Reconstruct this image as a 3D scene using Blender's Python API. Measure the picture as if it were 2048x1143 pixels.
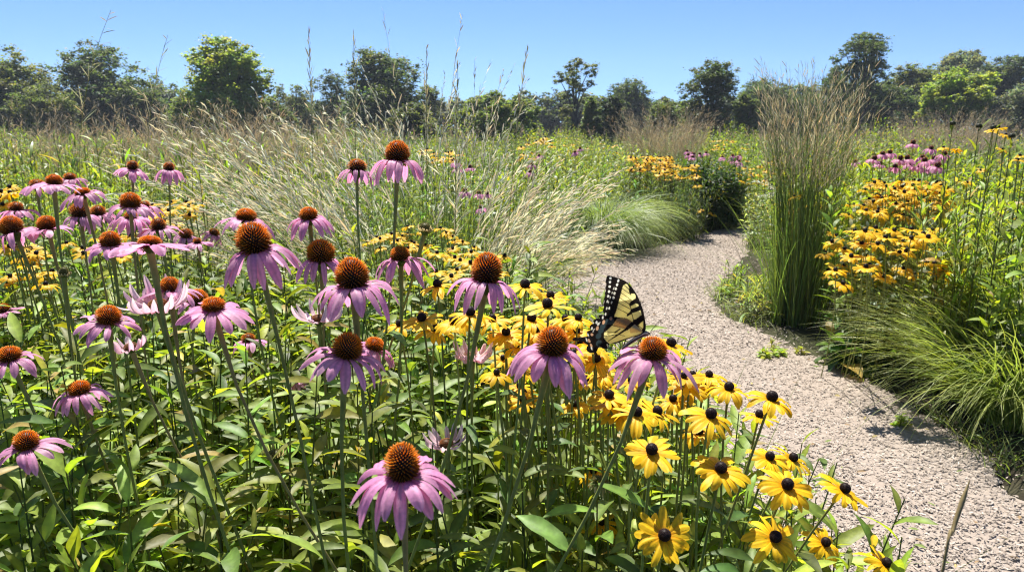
import bpy, math
import numpy as np
from mathutils import Vector, Matrix
for o in list(bpy.data.objects): bpy.data.objects.remove(o)
SC = bpy.context.scene
COL = SC.collection
R = np.random.default_rng(11)
PI = math.pi
# ------------------------------------------------------------------ camera, sky, sun, exposure
CH, PITCH, F = 1.25, math.radians(12.4), 1480.0          # eye height, downward pitch, focal length in photo pixels
cam = bpy.data.cameras.new('camera'); camo = bpy.data.objects.new('camera', cam); COL.objects.link(camo)
cam.sensor_width = 36; cam.lens = F / 2048 * 36; cam.clip_start = 0.02; cam.clip_end = 2000
camo.location = (0, 0, CH); camo.rotation_euler = (PI / 2 - PITCH, 0, 0)
cam.dof.use_dof = True; cam.dof.focus_distance = 1.35; cam.dof.aperture_fstop = 11.0
SC.camera = camo
SUN_EL, SUN_AZ = math.radians(61), math.radians(-16)      # sun ahead of the camera, a little to the left
sdir = Vector((math.sin(SUN_AZ) * math.cos(SUN_EL), math.cos(SUN_AZ) * math.cos(SUN_EL), math.sin(SUN_EL)))
w = bpy.data.worlds.new('World'); SC.world = w; w.use_nodes = True
nt = w.node_tree; bg = nt.nodes['Background']
sky = nt.nodes.new('ShaderNodeTexSky'); sky.sky_type = 'NISHITA'; sky.sun_disc = False
sky.sun_elevation = SUN_EL; sky.sun_rotation = SUN_AZ
sky.altitude = 1500; sky.air_density = 1.0; sky.dust_density = 0.1; sky.ozone_density = 3.0
stc = nt.nodes.new('ShaderNodeTexCoord'); sma = nt.nodes.new('ShaderNodeVectorMath'); sma.operation = 'ADD'; sma.inputs[1].default_value = (0, 0, 0.085)
nt.links.new(stc.outputs['Generated'], sma.inputs[0]); nt.links.new(sma.outputs[0], sky.inputs[0])
hs = nt.nodes.new('ShaderNodeHueSaturation'); hs.inputs['Hue'].default_value = 0.508; hs.inputs['Saturation'].default_value = 1.18
nt.links.new(sky.outputs[0], hs.inputs['Color']); nt.links.new(hs.outputs[0], bg.inputs[0]); bg.inputs[1].default_value = 0.072
sl = bpy.data.lights.new('sun', 'SUN'); sl.energy = 4.6; sl.angle = math.radians(0.5); sl.color = (1, 0.95, 0.87)
so = bpy.data.objects.new('sun', sl); COL.objects.link(so); so.rotation_euler = sdir.to_track_quat('Z', 'Y').to_euler()
SC.view_settings.view_transform = 'Standard'; SC.view_settings.look = 'None'
SC.view_settings.exposure = 1.25; SC.view_settings.gamma = 1
SC.render.engine = 'CYCLES'
cy = SC.cycles
cy.max_bounces = 7; cy.diffuse_bounces = 3; cy.glossy_bounces = 2; cy.transmission_bounces = 4; cy.transparent_max_bounces = 4
cy.use_denoising = True; cy.denoiser = 'OPENIMAGEDENOISE'; cy.caustics_reflective = False; cy.caustics_refractive = False
try: cy.filter_width = 1.1
except Exception: pass

# ------------------------------------------------------------------ pixel -> world
CP, SP = math.cos(PITCH), math.sin(PITCH)
def at(px, py, D):
    a = (np.asarray(px, float) - 1024) / F; b = (571.5 - np.asarray(py, float)) / F
    return np.stack([a * D, (CP + b * SP) * D, CH + (b * CP - SP) * D], -1)
def ground(px, py):
    b = (571.5 - np.asarray(py, float)) / F
    return at(px, py, CH / (SP - b * CP))
def depression(py): return PITCH + math.atan((py - 571.5) / F)

# ------------------------------------------------------------------ materials
def nodes(name):
    m = bpy.data.materials.new(name); m.use_nodes = True
    n = m.node_tree.nodes; n.clear(); return m, n, m.node_tree.links
def plant_mat(name, transl=0.4, tmul=(1.9, 1.8, 0.6), rough=0.42, spec=0.5, streak=0.0, sscale=60.0, bump=0.0):
    m, n, l = nodes(name)
    out = n.new('ShaderNodeOutputMaterial'); at_ = n.new('ShaderNodeAttribute'); at_.attribute_name = 'col'
    tc = n.new('ShaderNodeTexCoord'); ns = n.new('ShaderNodeTexNoise'); ns.inputs['Scale'].default_value = sscale
    ns.inputs['Detail'].default_value = 2; l.new(tc.outputs['Object'], ns.inputs['Vector'])
    mr = n.new('ShaderNodeMapRange'); mr.inputs[1].default_value = 0.3; mr.inputs[2].default_value = 0.7
    mr.inputs[3].default_value = 1 - streak; mr.inputs[4].default_value = 1 + streak; l.new(ns.outputs['Fac'], mr.inputs[0])
    mul = n.new('ShaderNodeVectorMath'); mul.operation = 'SCALE'; l.new(at_.outputs['Color'], mul.inputs[0]); l.new(mr.outputs[0], mul.inputs[3])
    p = n.new('ShaderNodeBsdfPrincipled'); p.inputs['Roughness'].default_value = rough; p.inputs['Specular IOR Level'].default_value = spec
    l.new(mul.outputs[0], p.inputs['Base Color'])
    if bump:
        bp = n.new('ShaderNodeBump'); bp.inputs['Strength'].default_value = bump; bp.inputs['Distance'].default_value = 0.002
        l.new(ns.outputs['Fac'], bp.inputs['Height']); l.new(bp.outputs[0], p.inputs['Normal'])
    if transl > 0:
        t = n.new('ShaderNodeBsdfTranslucent'); tm = n.new('ShaderNodeVectorMath'); tm.operation = 'MULTIPLY'; tm.inputs[1].default_value = tmul
        l.new(mul.outputs[0], tm.inputs[0]); l.new(tm.outputs[0], t.inputs['Color'])
        mx = n.new('ShaderNodeMixShader'); mx.inputs[0].default_value = transl
        l.new(p.outputs[0], mx.inputs[1]); l.new(t.outputs[0], mx.inputs[2]); l.new(mx.outputs[0], out.inputs[0])
    else: l.new(p.outputs[0], out.inputs[0])
    return m
M_LEAF = plant_mat('leaf', 0.42, (2.2, 2.05, 0.55), 0.50, 0.34, 0.22, 70, 0.35)
M_GRASS = plant_mat('grass_blade', 0.38, (1.8, 1.8, 0.7), 0.45, 0.4, 0.12, 30)
M_SEED = plant_mat('seed_head', 0.35, (1.3, 1.25, 1.0), 0.6, 0.2, 0.15, 60)
M_STEM = plant_mat('stem', 0.0, (1, 1, 1), 0.55, 0.3, 0.2, 90, 0.3)
M_PETAL = plant_mat('pink_petal', 0.48, (1.25, 1.0, 1.08), 0.5, 0.3, 0.10, 260, 0.15)
M_YELLOW = plant_mat('yellow_petal', 0.40, (1.1, 1.0, 0.6), 0.5, 0.25, 0.08, 200, 0.15)
M_CONE = plant_mat('flower_cone', 0.38, (1.3, 1.25, 1), 0.5, 0.3, 0.15, 400)
M_TREE = plant_mat('tree_leaf', 0.48, (2.0, 1.9, 0.8), 0.5, 0.3, 0.2, 0.6)
M_WING = plant_mat('butterfly_wing', 0.62, (1.25, 1.25, 1.1), 0.6, 0.2, 0.06, 300)
M_CHIP = plant_mat('wood_chip', 0.0, (1, 1, 1), 0.85, 0.2, 0.25, 70, 0.4)
def bark_mat():
    m, n, l = nodes('bark'); out = n.new('ShaderNodeOutputMaterial'); p = n.new('ShaderNodeBsdfPrincipled')
    ns = n.new('ShaderNodeTexNoise'); ns.inputs['Scale'].default_value = 6; cr = n.new('ShaderNodeValToRGB')
    cr.color_ramp.elements[0].color = (0.035, 0.028, 0.02, 1); cr.color_ramp.elements[1].color = (0.13, 0.105, 0.08, 1)
    l.new(ns.outputs['Fac'], cr.inputs[0]); l.new(cr.outputs[0], p.inputs['Base Color']); p.inputs['Roughness'].default_value = 0.9
    l.new(p.outputs[0], out.inputs[0]); return m
M_BARK = bark_mat()
def soil_mat(name, c0, c1, scale, bumpd, c2=None):
    m, n, l = nodes(name); out = n.new('ShaderNodeOutputMaterial'); p = n.new('ShaderNodeBsdfPrincipled')
    tc = n.new('ShaderNodeTexCoord'); ns = n.new('ShaderNodeTexNoise'); ns.inputs['Scale'].default_value = scale; ns.inputs['Detail'].default_value = 6
    l.new(tc.outputs['Object'], ns.inputs['Vector']); cr = n.new('ShaderNodeValToRGB')
    cr.color_ramp.elements[0].position = 0.35; cr.color_ramp.elements[1].position = 0.68
    cr.color_ramp.elements[0].color = (*c0, 1); cr.color_ramp.elements[1].color = (*c1, 1)
    l.new(ns.outputs['Fac'], cr.inputs[0]); src = cr.outputs[0]
    if c2:
        n2 = n.new('ShaderNodeTexNoise'); n2.inputs['Scale'].default_value = 1.3; l.new(tc.outputs['Object'], n2.inputs['Vector'])
        mx = n.new('ShaderNodeMix'); mx.data_type = 'RGBA'; mr = n.new('ShaderNodeMapRange'); mr.inputs[1].default_value = 0.42; mr.inputs[2].default_value = 0.7
        mr.inputs[4].default_value = 0.5
        l.new(n2.outputs['Fac'], mr.inputs[0]); l.new(mr.outputs[0], mx.inputs[0]); l.new(src, mx.inputs[6]); mx.inputs[7].default_value = (*c2, 1); src = mx.outputs[2]
    l.new(src, p.inputs['Base Color']); p.inputs['Roughness'].default_value = 0.95; p.inputs['Specular IOR Level'].default_value = 0.15
    bp = n.new('ShaderNodeBump'); bp.inputs['Strength'].default_value = 0.8; bp.inputs['Distance'].default_value = bumpd
    l.new(ns.outputs['Fac'], bp.inputs['Height']); l.new(bp.outputs[0], p.inputs['Normal']); l.new(p.outputs[0], out.inputs[0]); return m
M_SOIL = soil_mat('soil', (0.02, 0.016, 0.01), (0.06, 0.055, 0.03), 14, 0.02, (0.05, 0.07, 0.02))
M_PATH = soil_mat('mulch_path', (0.27, 0.225, 0.185), (0.35, 0.295, 0.245), 55, 0.006, (0.30, 0.245, 0.20))

# ------------------------------------------------------------------ mesh building
class MB:
    def __init__(s): s.V, s.Q, s.T, s.C, s.n = [], [], [], [], 0
    def add(s, V, F, C):
        V = np.asarray(V, np.float32)
        if V.ndim == 2: V = V[None]
        N, M = V.shape[:2]; F = np.asarray(F, np.int64); C = np.asarray(C, np.float32)
        if C.ndim == 1: C = np.broadcast_to(C, (N, 3))
        if C.ndim == 2: C = np.broadcast_to(C[:, None, :], (N, M, 3))
        s.V.append(V.reshape(-1, 3)); s.C.append(C.reshape(-1, 3))
        f = (F[None] + (np.arange(N) * M)[:, None, None] + s.n).reshape(-1, F.shape[1])
        (s.Q if F.shape[1] == 4 else s.T).append(f); s.n += N * M
    def xform(s, f): s.V = [f(v) for v in s.V]; return s
    def build(s, name, mat, parent=None, smooth=True):
        V = np.concatenate(s.V); C = np.concatenate(s.C)
        q = np.concatenate(s.Q) if s.Q else np.zeros((0, 4), int); t = np.concatenate(s.T) if s.T else np.zeros((0, 3), int)
        me = bpy.data.meshes.new(name); me.vertices.add(len(V)); me.vertices.foreach_set('co', V.ravel())
        lp = np.concatenate([q.ravel(), t.ravel()]).astype(np.int32); me.loops.add(len(lp)); me.loops.foreach_set('vertex_index', lp)
        np_ = len(q) + len(t); me.polygons.add(np_)
        st = np.concatenate([np.arange(len(q)) * 4, len(q) * 4 + np.arange(len(t)) * 3]).astype(np.int32)
        me.polygons.foreach_set('loop_start', st)
        if smooth: me.polygons.foreach_set('use_smooth', np.ones(np_, bool))
        a = me.color_attributes.new('col', 'FLOAT_COLOR', 'POINT')
        a.data.foreach_set('color', np.concatenate([C, np.ones((len(C), 1), np.float32)], 1).ravel())
        me.update(calc_edges=True); me.materials.append(mat)
        o = bpy.data.objects.new(name, me); COL.objects.link(o)
        if parent is not None: o.parent = parent
        return o
def tag(o, label=None, cat=None, group=None, kind=None):
    if label: o['label'] = label
    if cat: o['category'] = cat
    if group: o['group'] = group
    if kind: o['kind'] = kind
    return o
def empty(name, loc, label=None, cat=None, group=None):
    o = bpy.data.objects.new(name, None); COL.objects.link(o); o.location = loc; o.empty_display_size = 0.05
    return tag(o, label, cat, group)
def copy_tree(o, parent=None):
    c = o.copy(); COL.objects.link(c)
    if parent is not None: c.parent = parent
    for ch in list(o.children): copy_tree(ch, c)
    return c
def grid(S, K):
    i, j = np.meshgrid(np.arange(S - 1), np.arange(K - 1), indexing='ij'); a = (i * K + j).ravel()
    return np.stack([a, a + 1, a + K + 1, a + K], 1)
def U(a, b, n=None): return R.uniform(a, b, n)
def tint(n, c, v=0.2, h=0.12):
    c = np.asarray(c, float); k = np.exp(R.normal(0, v, n))[:, None]; s = R.normal(0, h, n)
    return np.clip(c * k * np.stack([np.exp(s), np.ones(n), np.exp(-s * .6)], 1), 0.002, 0.95)
def arc(base, az, e0, e1, L, S, k=1.0, waz=0.0):
    """centre lines of N curved blades: elevation bends from e0 to e1"""
    base = np.asarray(base, float); N = len(base); t = (np.arange(S - 1) + .5) / (S - 1)
    b = lambda x: np.broadcast_to(np.asarray(x, float), (N,))[:, None]
    e = b(e0) + (b(e1) - b(e0)) * t ** k; a = b(az) + b(waz) * t; d = np.stack([np.cos(e) * np.cos(a), np.cos(e) * np.sin(a), np.sin(e)], -1)
    P = np.concatenate([base[:, None], base[:, None] + np.cumsum(d * (b(L) / (S - 1))[..., None], 1)], 1)
    T = np.concatenate([d[:, :1], (d[:, 1:] + d[:, :-1]) / 2, d[:, -1:]], 1); T /= np.linalg.norm(T, axis=2, keepdims=True)
    A = b(az) + b(waz) * np.linspace(0, 1, S); side = np.stack([-np.sin(A), np.cos(A), 0 * A], -1)
    return P, T, side
def ribbons(mb, P, T, side, W, C, roll=0.0, K=2, fold=0.25, wave=0.0):
    """W (N,S) half widths; K columns; edges lifted by fold"""
    N, S = P.shape[:2]; nrm = np.cross(T, side)
    r = np.broadcast_to(np.asarray(roll, float), (N,))[:, None, None]
    sd = side * np.cos(r) + nrm * np.sin(r); nn = np.cross(T, sd)
    u = np.linspace(-1, 1, K); W = np.broadcast_to(W, (N, S))
    lift = np.abs(u) * fold
    V = P[:, :, None] + sd[:, :, None] * (u[None, None, :, None] * W[..., None, None]) - nn[:, :, None] * (lift[None, None, :, None] * W[..., None, None]) * (-1)
    if wave:
        ph = U(0, 6.3, N)[:, None] + np.linspace(0, 9, S)[None]
        V = V + nn[:, :, None] * (np.sin(ph)[..., None] * u[None, None] * W[..., None] * wave)[..., None]
    C = np.asarray(C)
    if C.ndim == 3: C = np.repeat(C, K, axis=1)
    if K == 3:
        C = np.broadcast_to(C[:, None], (N, S * K, 3)) if C.ndim == 2 else C
        C = C * np.tile([.92, 1.28, .92], S)[None, :, None]                  # paler midrib
    mb.add(V.reshape(N, S * K, 3), grid(S, K), C)
def lance(S, p=0.42):
    t = np.linspace(0, 1, S); w_ = np.where(t < p, 0.18 + 0.82 * np.sin(t / p * PI / 2), np.cos((t - p) / (1 - p) * PI / 2) ** .8); w_[-1] = 0.02; return w_
def tubes(mb, P, r, C, n=5):
    P = np.asarray(P, float)
    if P.ndim == 2: P = P[None]
    N, S = P.shape[:2]; T = np.gradient(P, axis=1); T /= np.linalg.norm(T, axis=2, keepdims=True) + 1e-9
    ref = np.broadcast_to(np.array([0.96, 0.2, 0.13]), T.shape); u = np.cross(T, ref); u /= np.linalg.norm(u, axis=2, keepdims=True) + 1e-9; v = np.cross(T, u)
    r = np.broadcast_to(np.asarray(r, float), (N, S)); a = np.arange(n) / n * 2 * PI
    V = P[:, :, None] + r[..., None, None] * (np.cos(a)[:, None] * u[:, :, None] + np.sin(a)[:, None] * v[:, :, None])
    i, j = np.meshgrid(np.arange(S - 1), np.arange(n), indexing='ij'); i, j = i.ravel(), j.ravel(); k = (j + 1) % n
    Fq = np.stack([i * n + j, i * n + k, (i + 1) * n + k, (i + 1) * n + j], 1)
    C = np.asarray(C)
    if C.ndim == 3: C = np.repeat(C, n, axis=1)
    mb.add(V.reshape(N, S * n, 3), Fq, C)
def leaves(mb, base, az, e0, e1, L, W, C, S=6, K=3, fold=0.35, roll=None, p=0.42, wave=0.0, waz=0.0):
    N = len(base); P, T, sd = arc(base, az, e0, e1, L, S, waz=waz)
    ribbons(mb, P, T, sd, np.asarray(W).reshape(-1, 1) * lance(S, p)[None], C, U(-.5, .5, N) if roll is None else roll, K, fold, wave)
def leafy(mb, bx, by, H, nl, LL, LW, c, e0=(0.2, 1.0), de=-0.9, lean=0.18, zlo=0.12, stemc=(0.10, 0.13, 0.04), stemr=0.0025, S=6, K=3, cv=.22, taper=.5, wave=.15, bz=0.0, ch=.12):
    """many upright stems clothed in leaves, all in one mesh builder"""
    N = len(bx); base = np.stack([bx, by, np.zeros(N) + bz], 1); la = U(0, 2 * PI, N); ln = np.abs(R.normal(0, lean, N)) * H
    top = base + np.stack([np.cos(la) * ln, np.sin(la) * ln, H], 1)
    t = np.linspace(0, 1, 5)[None, :, None]
    mid = base * .5 + top * .5 - np.stack([np.cos(la) * ln * .25, np.sin(la) * ln * .25, 0 * H], 1)
    B = lambda t: (1 - t) ** 2 * base[:, None] + 2 * t * (1 - t) * mid[:, None] + t * t * top[:, None]
    tubes(mb, B(t), stemr * np.array([1.2, 1.1, 1, .8, .5])[None], tint(N, stemc, .2), 3)
    j = np.arange(nl)[None]; tt = zlo + (1 - zlo) * (j + U(0, 1, (N, nl))) / nl
    pos = B(tt[..., None]).reshape(-1, 3); az = (j * 2.4 + U(0, 6.3, (N, 1)) + R.normal(0, .35, (N, nl))).ravel(); tt = tt.ravel()
    n = N * nl; L = LL * (1.12 - taper * tt) * U(.7, 1.25, n); E0 = e0[0] + (e0[1] - e0[0]) * tt + R.normal(0, .25, n)
    pc = np.repeat(tint(N, c, cv * .7, ch), nl, 0); C = np.clip(pc * np.exp(R.normal(0, cv, n))[:, None] * (1 + R.normal(0, .06, (n, 3))), .002, .9); od = R.random(n) < .025; C[od] = np.array([.34, .25, .07]) * np.exp(R.normal(0, .3, (int(od.sum()), 1)))
    leaves(mb, pos, az, E0, E0 + de * U(.4, 1.4, n), L, LW * L / LL * U(.8, 1.2, n), C, S, K, .3, None, .4, wave, R.normal(0, .35, n))
def blades(mb, base, az, e0, e1, L, W, C, S=6, tipc=None, roll=None):
    N = len(base); P, T, sd = arc(base, az, e0, e1, L, S)
    pr = np.linspace(1, 0, S) ** .6; pr[-1] = .03
    CC = C if tipc is None else C[:, None] * (1 - np.linspace(0, 1, S)[None, :, None] ** 2) + np.asarray(tipc)[None, None] * np.linspace(0, 1, S)[None, :, None] ** 2
    ribbons(mb, P, T, sd, np.asarray(W).reshape(-1, 1) * pr[None], CC, U(-.8, .8, N) if roll is None else roll, 2, 0)
    return P, T
def panicles(mb, P, T, frac, nb, L, W, c, ang=(0.3, 0.6), cv=.2, droop=0.0):
    """seed branches on the last part of each stem, P (N,S,3)"""
    N, S = P.shape[:2]
    u = frac + (1 - frac) * (np.arange(nb)[None] + U(0, 1, (N, nb))) / nb; x = u * (S - 1); i = np.clip(x.astype(int), 0, S - 2); fr = (x - i)[..., None]
    ii = np.arange(N)[:, None]; pos = (P[ii, i] * (1 - fr) + P[ii, i + 1] * fr).reshape(-1, 3); t = T[ii, i].reshape(-1, 3)
    n = N * nb; rnd = R.normal(0, 1, (n, 3)); perp = rnd - (rnd * t).sum(1, keepdims=True) * t; perp /= np.linalg.norm(perp, axis=1, keepdims=True) + 1e-9
    a = U(ang[0], ang[1], n)[:, None]; d = t * np.cos(a) + perp * np.sin(a); d[:, 2] -= droop; d /= np.linalg.norm(d, axis=1, keepdims=True)
    l = (L * (1.15 - .75 * (u.ravel() - frac) / (1 - frac)) * U(.6, 1.2, n))
    s = np.array([0, .35, .7, 1.0]); Q = pos[:, None] + d[:, None] * (l[:, None] * s)[..., None]; Q[:, 2:, 2] -= (l * .10)[:, None] * np.array([.5, 1])
    TT = np.gradient(Q, axis=1); TT /= np.linalg.norm(TT, axis=2, keepdims=True) + 1e-9
    r2 = R.normal(0, 1, (n, 1, 3)); sd = np.cross(TT, np.broadcast_to(r2, TT.shape)); sd /= np.linalg.norm(sd, axis=2, keepdims=True) + 1e-9
    ribbons(mb, Q, TT, sd, W * np.array([.3, 1, .9, .2])[None] * U(.7, 1.3, n)[:, None], tint(n, c, cv, .1), 0, 2, 0)
def inpoly(x, y, poly):
    x = np.asarray(x); c = np.zeros(x.shape, bool); p = np.asarray(poly); q = np.roll(p, -1, 0)
    for (x0, y0), (x1, y1) in zip(p, q):
        if y0 == y1: continue
        c ^= ((y0 > y) != (y1 > y)) & (x < (x1 - x0) * (y - y0) / (y1 - y0) + x0)
    return c
def spline(p, n=10):
    p = np.asarray(p, float); q = np.vstack([2 * p[0] - p[1], p, 2 * p[-1] - p[-2]]); o = []
    for i in range(len(p) - 1):
        a, b, c, d = q[i:i + 4]
        for t in np.arange(n) / n: o.append(.5 * (2 * b + (c - a) * t + (2 * a - 5 * b + 4 * c - d) * t * t + (3 * b - a - 3 * c + d) * t ** 3))
    o.append(p[-1]); return np.array(o)

# ------------------------------------------------------------------ ground and path
def sheet(name, mat, V, Fc):
    me = bpy.data.meshes.new(name); me.from_pydata([tuple(map(float, v)) for v in V], [], Fc); me.materials.append(mat)
    o = bpy.data.objects.new(name, me); COL.objects.link(o); o['kind'] = 'structure'; return o
sheet('ground', M_SOIL, [(-125, -40, 0), (125, -40, 0), (125, 160, 0), (-125, 160, 0)], [(0, 1, 2, 3)])
LE = [(.78, .3), (.74, 1.3)] + [tuple(ground(x, y)[:2]) for x, y in ((1500, 1143), (1400, 1040), (1300, 930), (1190, 780), (1095, 660), (1045, 590), (1080, 548), (1200, 517), (1330, 490), (1405, 468))]
RE = [(3.6, .3), (2.9, 1.5)] + [tuple(ground(x, y)[:2]) for x, y in ((2130, 1040), (1960, 905), (1780, 790), (1640, 720), (1500, 655), (1430, 610), (1440, 570), (1480, 525), (1500, 490), (1500, 466))]
e = np.array(LE[-1]); LE += [tuple(e + (1.0, .9)), tuple(e + (3, 1.8))]; e = np.array(RE[-1]); RE += [tuple(e + (.9, .5)), tuple(e + (2.6, .9))]
Ls, Rs_ = spline(LE, 16), spline(RE, 16); n_ = len(Ls); Ls = Ls + R.normal(0, .02, Ls.shape) * [1, 0]; Rs_ = Rs_ + R.normal(0, .02, Rs_.shape) * [1, 0]
PATH = np.vstack([Ls, Rs_[::-1]])
sheet('path', M_PATH, [(x, y, .004) for x, y in Ls] + [(x, y, .004) for x, y in Rs_], [(i, i + n_, i + n_ + 1, i + 1) for i in range(n_ - 1)])
def onpath(x, y): return inpoly(x, y, PATH)
def chips():
    mb = MB()
    n = 190000; y = 1.5 + 7.5 * U(0, 1, n) ** 1.7; x = U(-.2, 3.6, n) ; k = onpath(x, y) | (R.random(n) < .06); x, y = x[k], y[k]; n = len(x)
    L = U(.006, .019, n) * np.where(y > 4, 1.3, 1); W = L * U(.14, .32, n); az = U(0, 2 * PI, n); tl = R.normal(0, .16, n)
    base = np.stack([x, y, U(.005, .012, n)], 1); P, T, sd = arc(base, az, tl + U(-.5, .5, n), tl + U(-.5, .5, n), L, 4)
    P[..., 2] = np.maximum(P[..., 2], .006)
    c = np.array([[.345, .292, .242], [.305, .256, .21], [.245, .20, .16], [.39, .343, .295], [.28, .233, .19]])[R.choice(5, n, p=[.34, .28, .13, .13, .12])]
    wear = 1 + .10 * np.sin(x * 2.1 + np.sin(y * 1.3)) + .08 * np.sin(y * 2.7 + x); c = c * wear[:, None]
    ribbons(mb, P, T, sd, W[:, None] * np.array([.6, 1, .95, .5])[None] * .7, c * np.exp(R.normal(0, .13, n))[:, None] * .93, R.normal(0, .22, n), 3, .2)
    n = 700; y = 1.6 + 6 * U(0, 1, n) ** 1.5; x = U(-.2, 3.4, n); k = onpath(x, y); x, y = x[k], y[k]; n = len(x)
    leaves(mb, np.stack([x, y, U(.012, .02, n)], 1), U(0, 6.3, n), U(-.1, .3, n), U(-.5, .2, n), U(.015, .04, n), U(.003, .008, n), np.array([[.22, .15, .08], [.30, .24, .10], [.14, .18, .05]])[R.choice(3, n, p=[.5, .3, .2])], 4, 3, .3)
    o = mb.build('wood_chips', M_CHIP, smooth=False); tag(o, 'pale brown wood chips strewn over the curving path', 'wood chips', kind='stuff')
chips()

# ------------------------------------------------------------------ daisies
def petals_mb(n, r0, Rs, drop, width, c0, c1, c2, bulge=.25, jit=.13, S=9, K=5, cup=.35, skip=(), twist=.25, tipfade=.5, groove=.10):
    """ray petals round the +Z axis; c0 base colour, c1 middle, c2 tip"""
    mb = MB(); idx = np.array([i for i in range(n) if i not in skip]); N = len(idx)
    ph = (idx + R.normal(0, .18, N)) / n * 2 * PI
    rs = Rs * (1 + R.normal(0, jit * .7, N)); dr = drop + np.abs(Rs) * R.normal(0, jit, N)
    t = np.linspace(0, 1, S)[None]
    p0r, p1r = r0, r0 + (rs - r0)[:, None] * U(.58, .84, N)[:, None]
    zb = (bulge * Rs * U(.6, 1.3, N))[:, None]
    rr = (1 - t) ** 2 * p0r + 2 * t * (1 - t) * p1r + t * t * rs[:, None]
    zz = 2 * t * (1 - t) * (zb - dr[:, None] * .18) + t * t * (-dr[:, None])
    lat = (R.normal(0, .12, N) * Rs)[:, None] * t ** 2
    ca, sa = np.cos(ph)[:, None], np.sin(ph)[:, None]
    P = np.stack([rr * ca - lat * sa, rr * sa + lat * ca, zz], -1)
    T = np.gradient(P, axis=1); T /= np.linalg.norm(T, axis=2, keepdims=True)
    side = np.stack([-sa + 0 * t, ca + 0 * t, 0 * t + 0 * sa], -1); side = side - (side * T).sum(2, keepdims=True) * T; side /= np.linalg.norm(side, axis=2, keepdims=True)
    nn = np.cross(T, side); nn *= np.where(nn[:, :1, 2:] < 0, -1, 1)
    tw = (R.normal(0, twist, N))[:, None, None] * t[..., None]; sd = side * np.cos(tw) + nn * np.sin(tw); nn = np.cross(T, sd); nn *= np.where(nn[:, :1, 2:] < 0, -1, 1)
    prof = np.interp(t[0], [0, .12, .35, .6, .82, .94, 1], [.42, .6, .9, 1, .86, .55, .16])
    W = width / 2 * prof[None] * U(.82, 1.15, N)[:, None]
    u = np.linspace(-1, 1, K); g = groove * np.cos(u * PI * 2)
    cupv = cup * U(.2, 1.5, N)[:, None, None]
    V = P[:, :, None] + sd[:, :, None] * (u[None, None, :, None] * W[..., None, None]) + nn[:, :, None] * ((g[None, None] - cupv * (u ** 2)[None, None]) * W[..., None])[..., None]
    V[:, -1, K // 2] -= T[:, -1] * (width * .10)                              # notched tip
    C = c0 + (c1 - c0) * np.clip(t[0] / .3, 0, 1)[:, None]; C = C + (c2 - C) * (np.clip((t[0] - .55) / .45, 0, 1) ** 1.5 * tipfade)[:, None]
    C = C[None] * np.exp(R.normal(0, .12, N))[:, None, None]
    fade = (R.random(N) < .12)[:, None, None] * .35; C = C * (1 - fade) + c2 * fade
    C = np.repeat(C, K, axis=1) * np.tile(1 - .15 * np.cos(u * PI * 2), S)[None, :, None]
    mb.add(V.reshape(N, S * K, 3), grid(S, K), C); return mb
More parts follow.
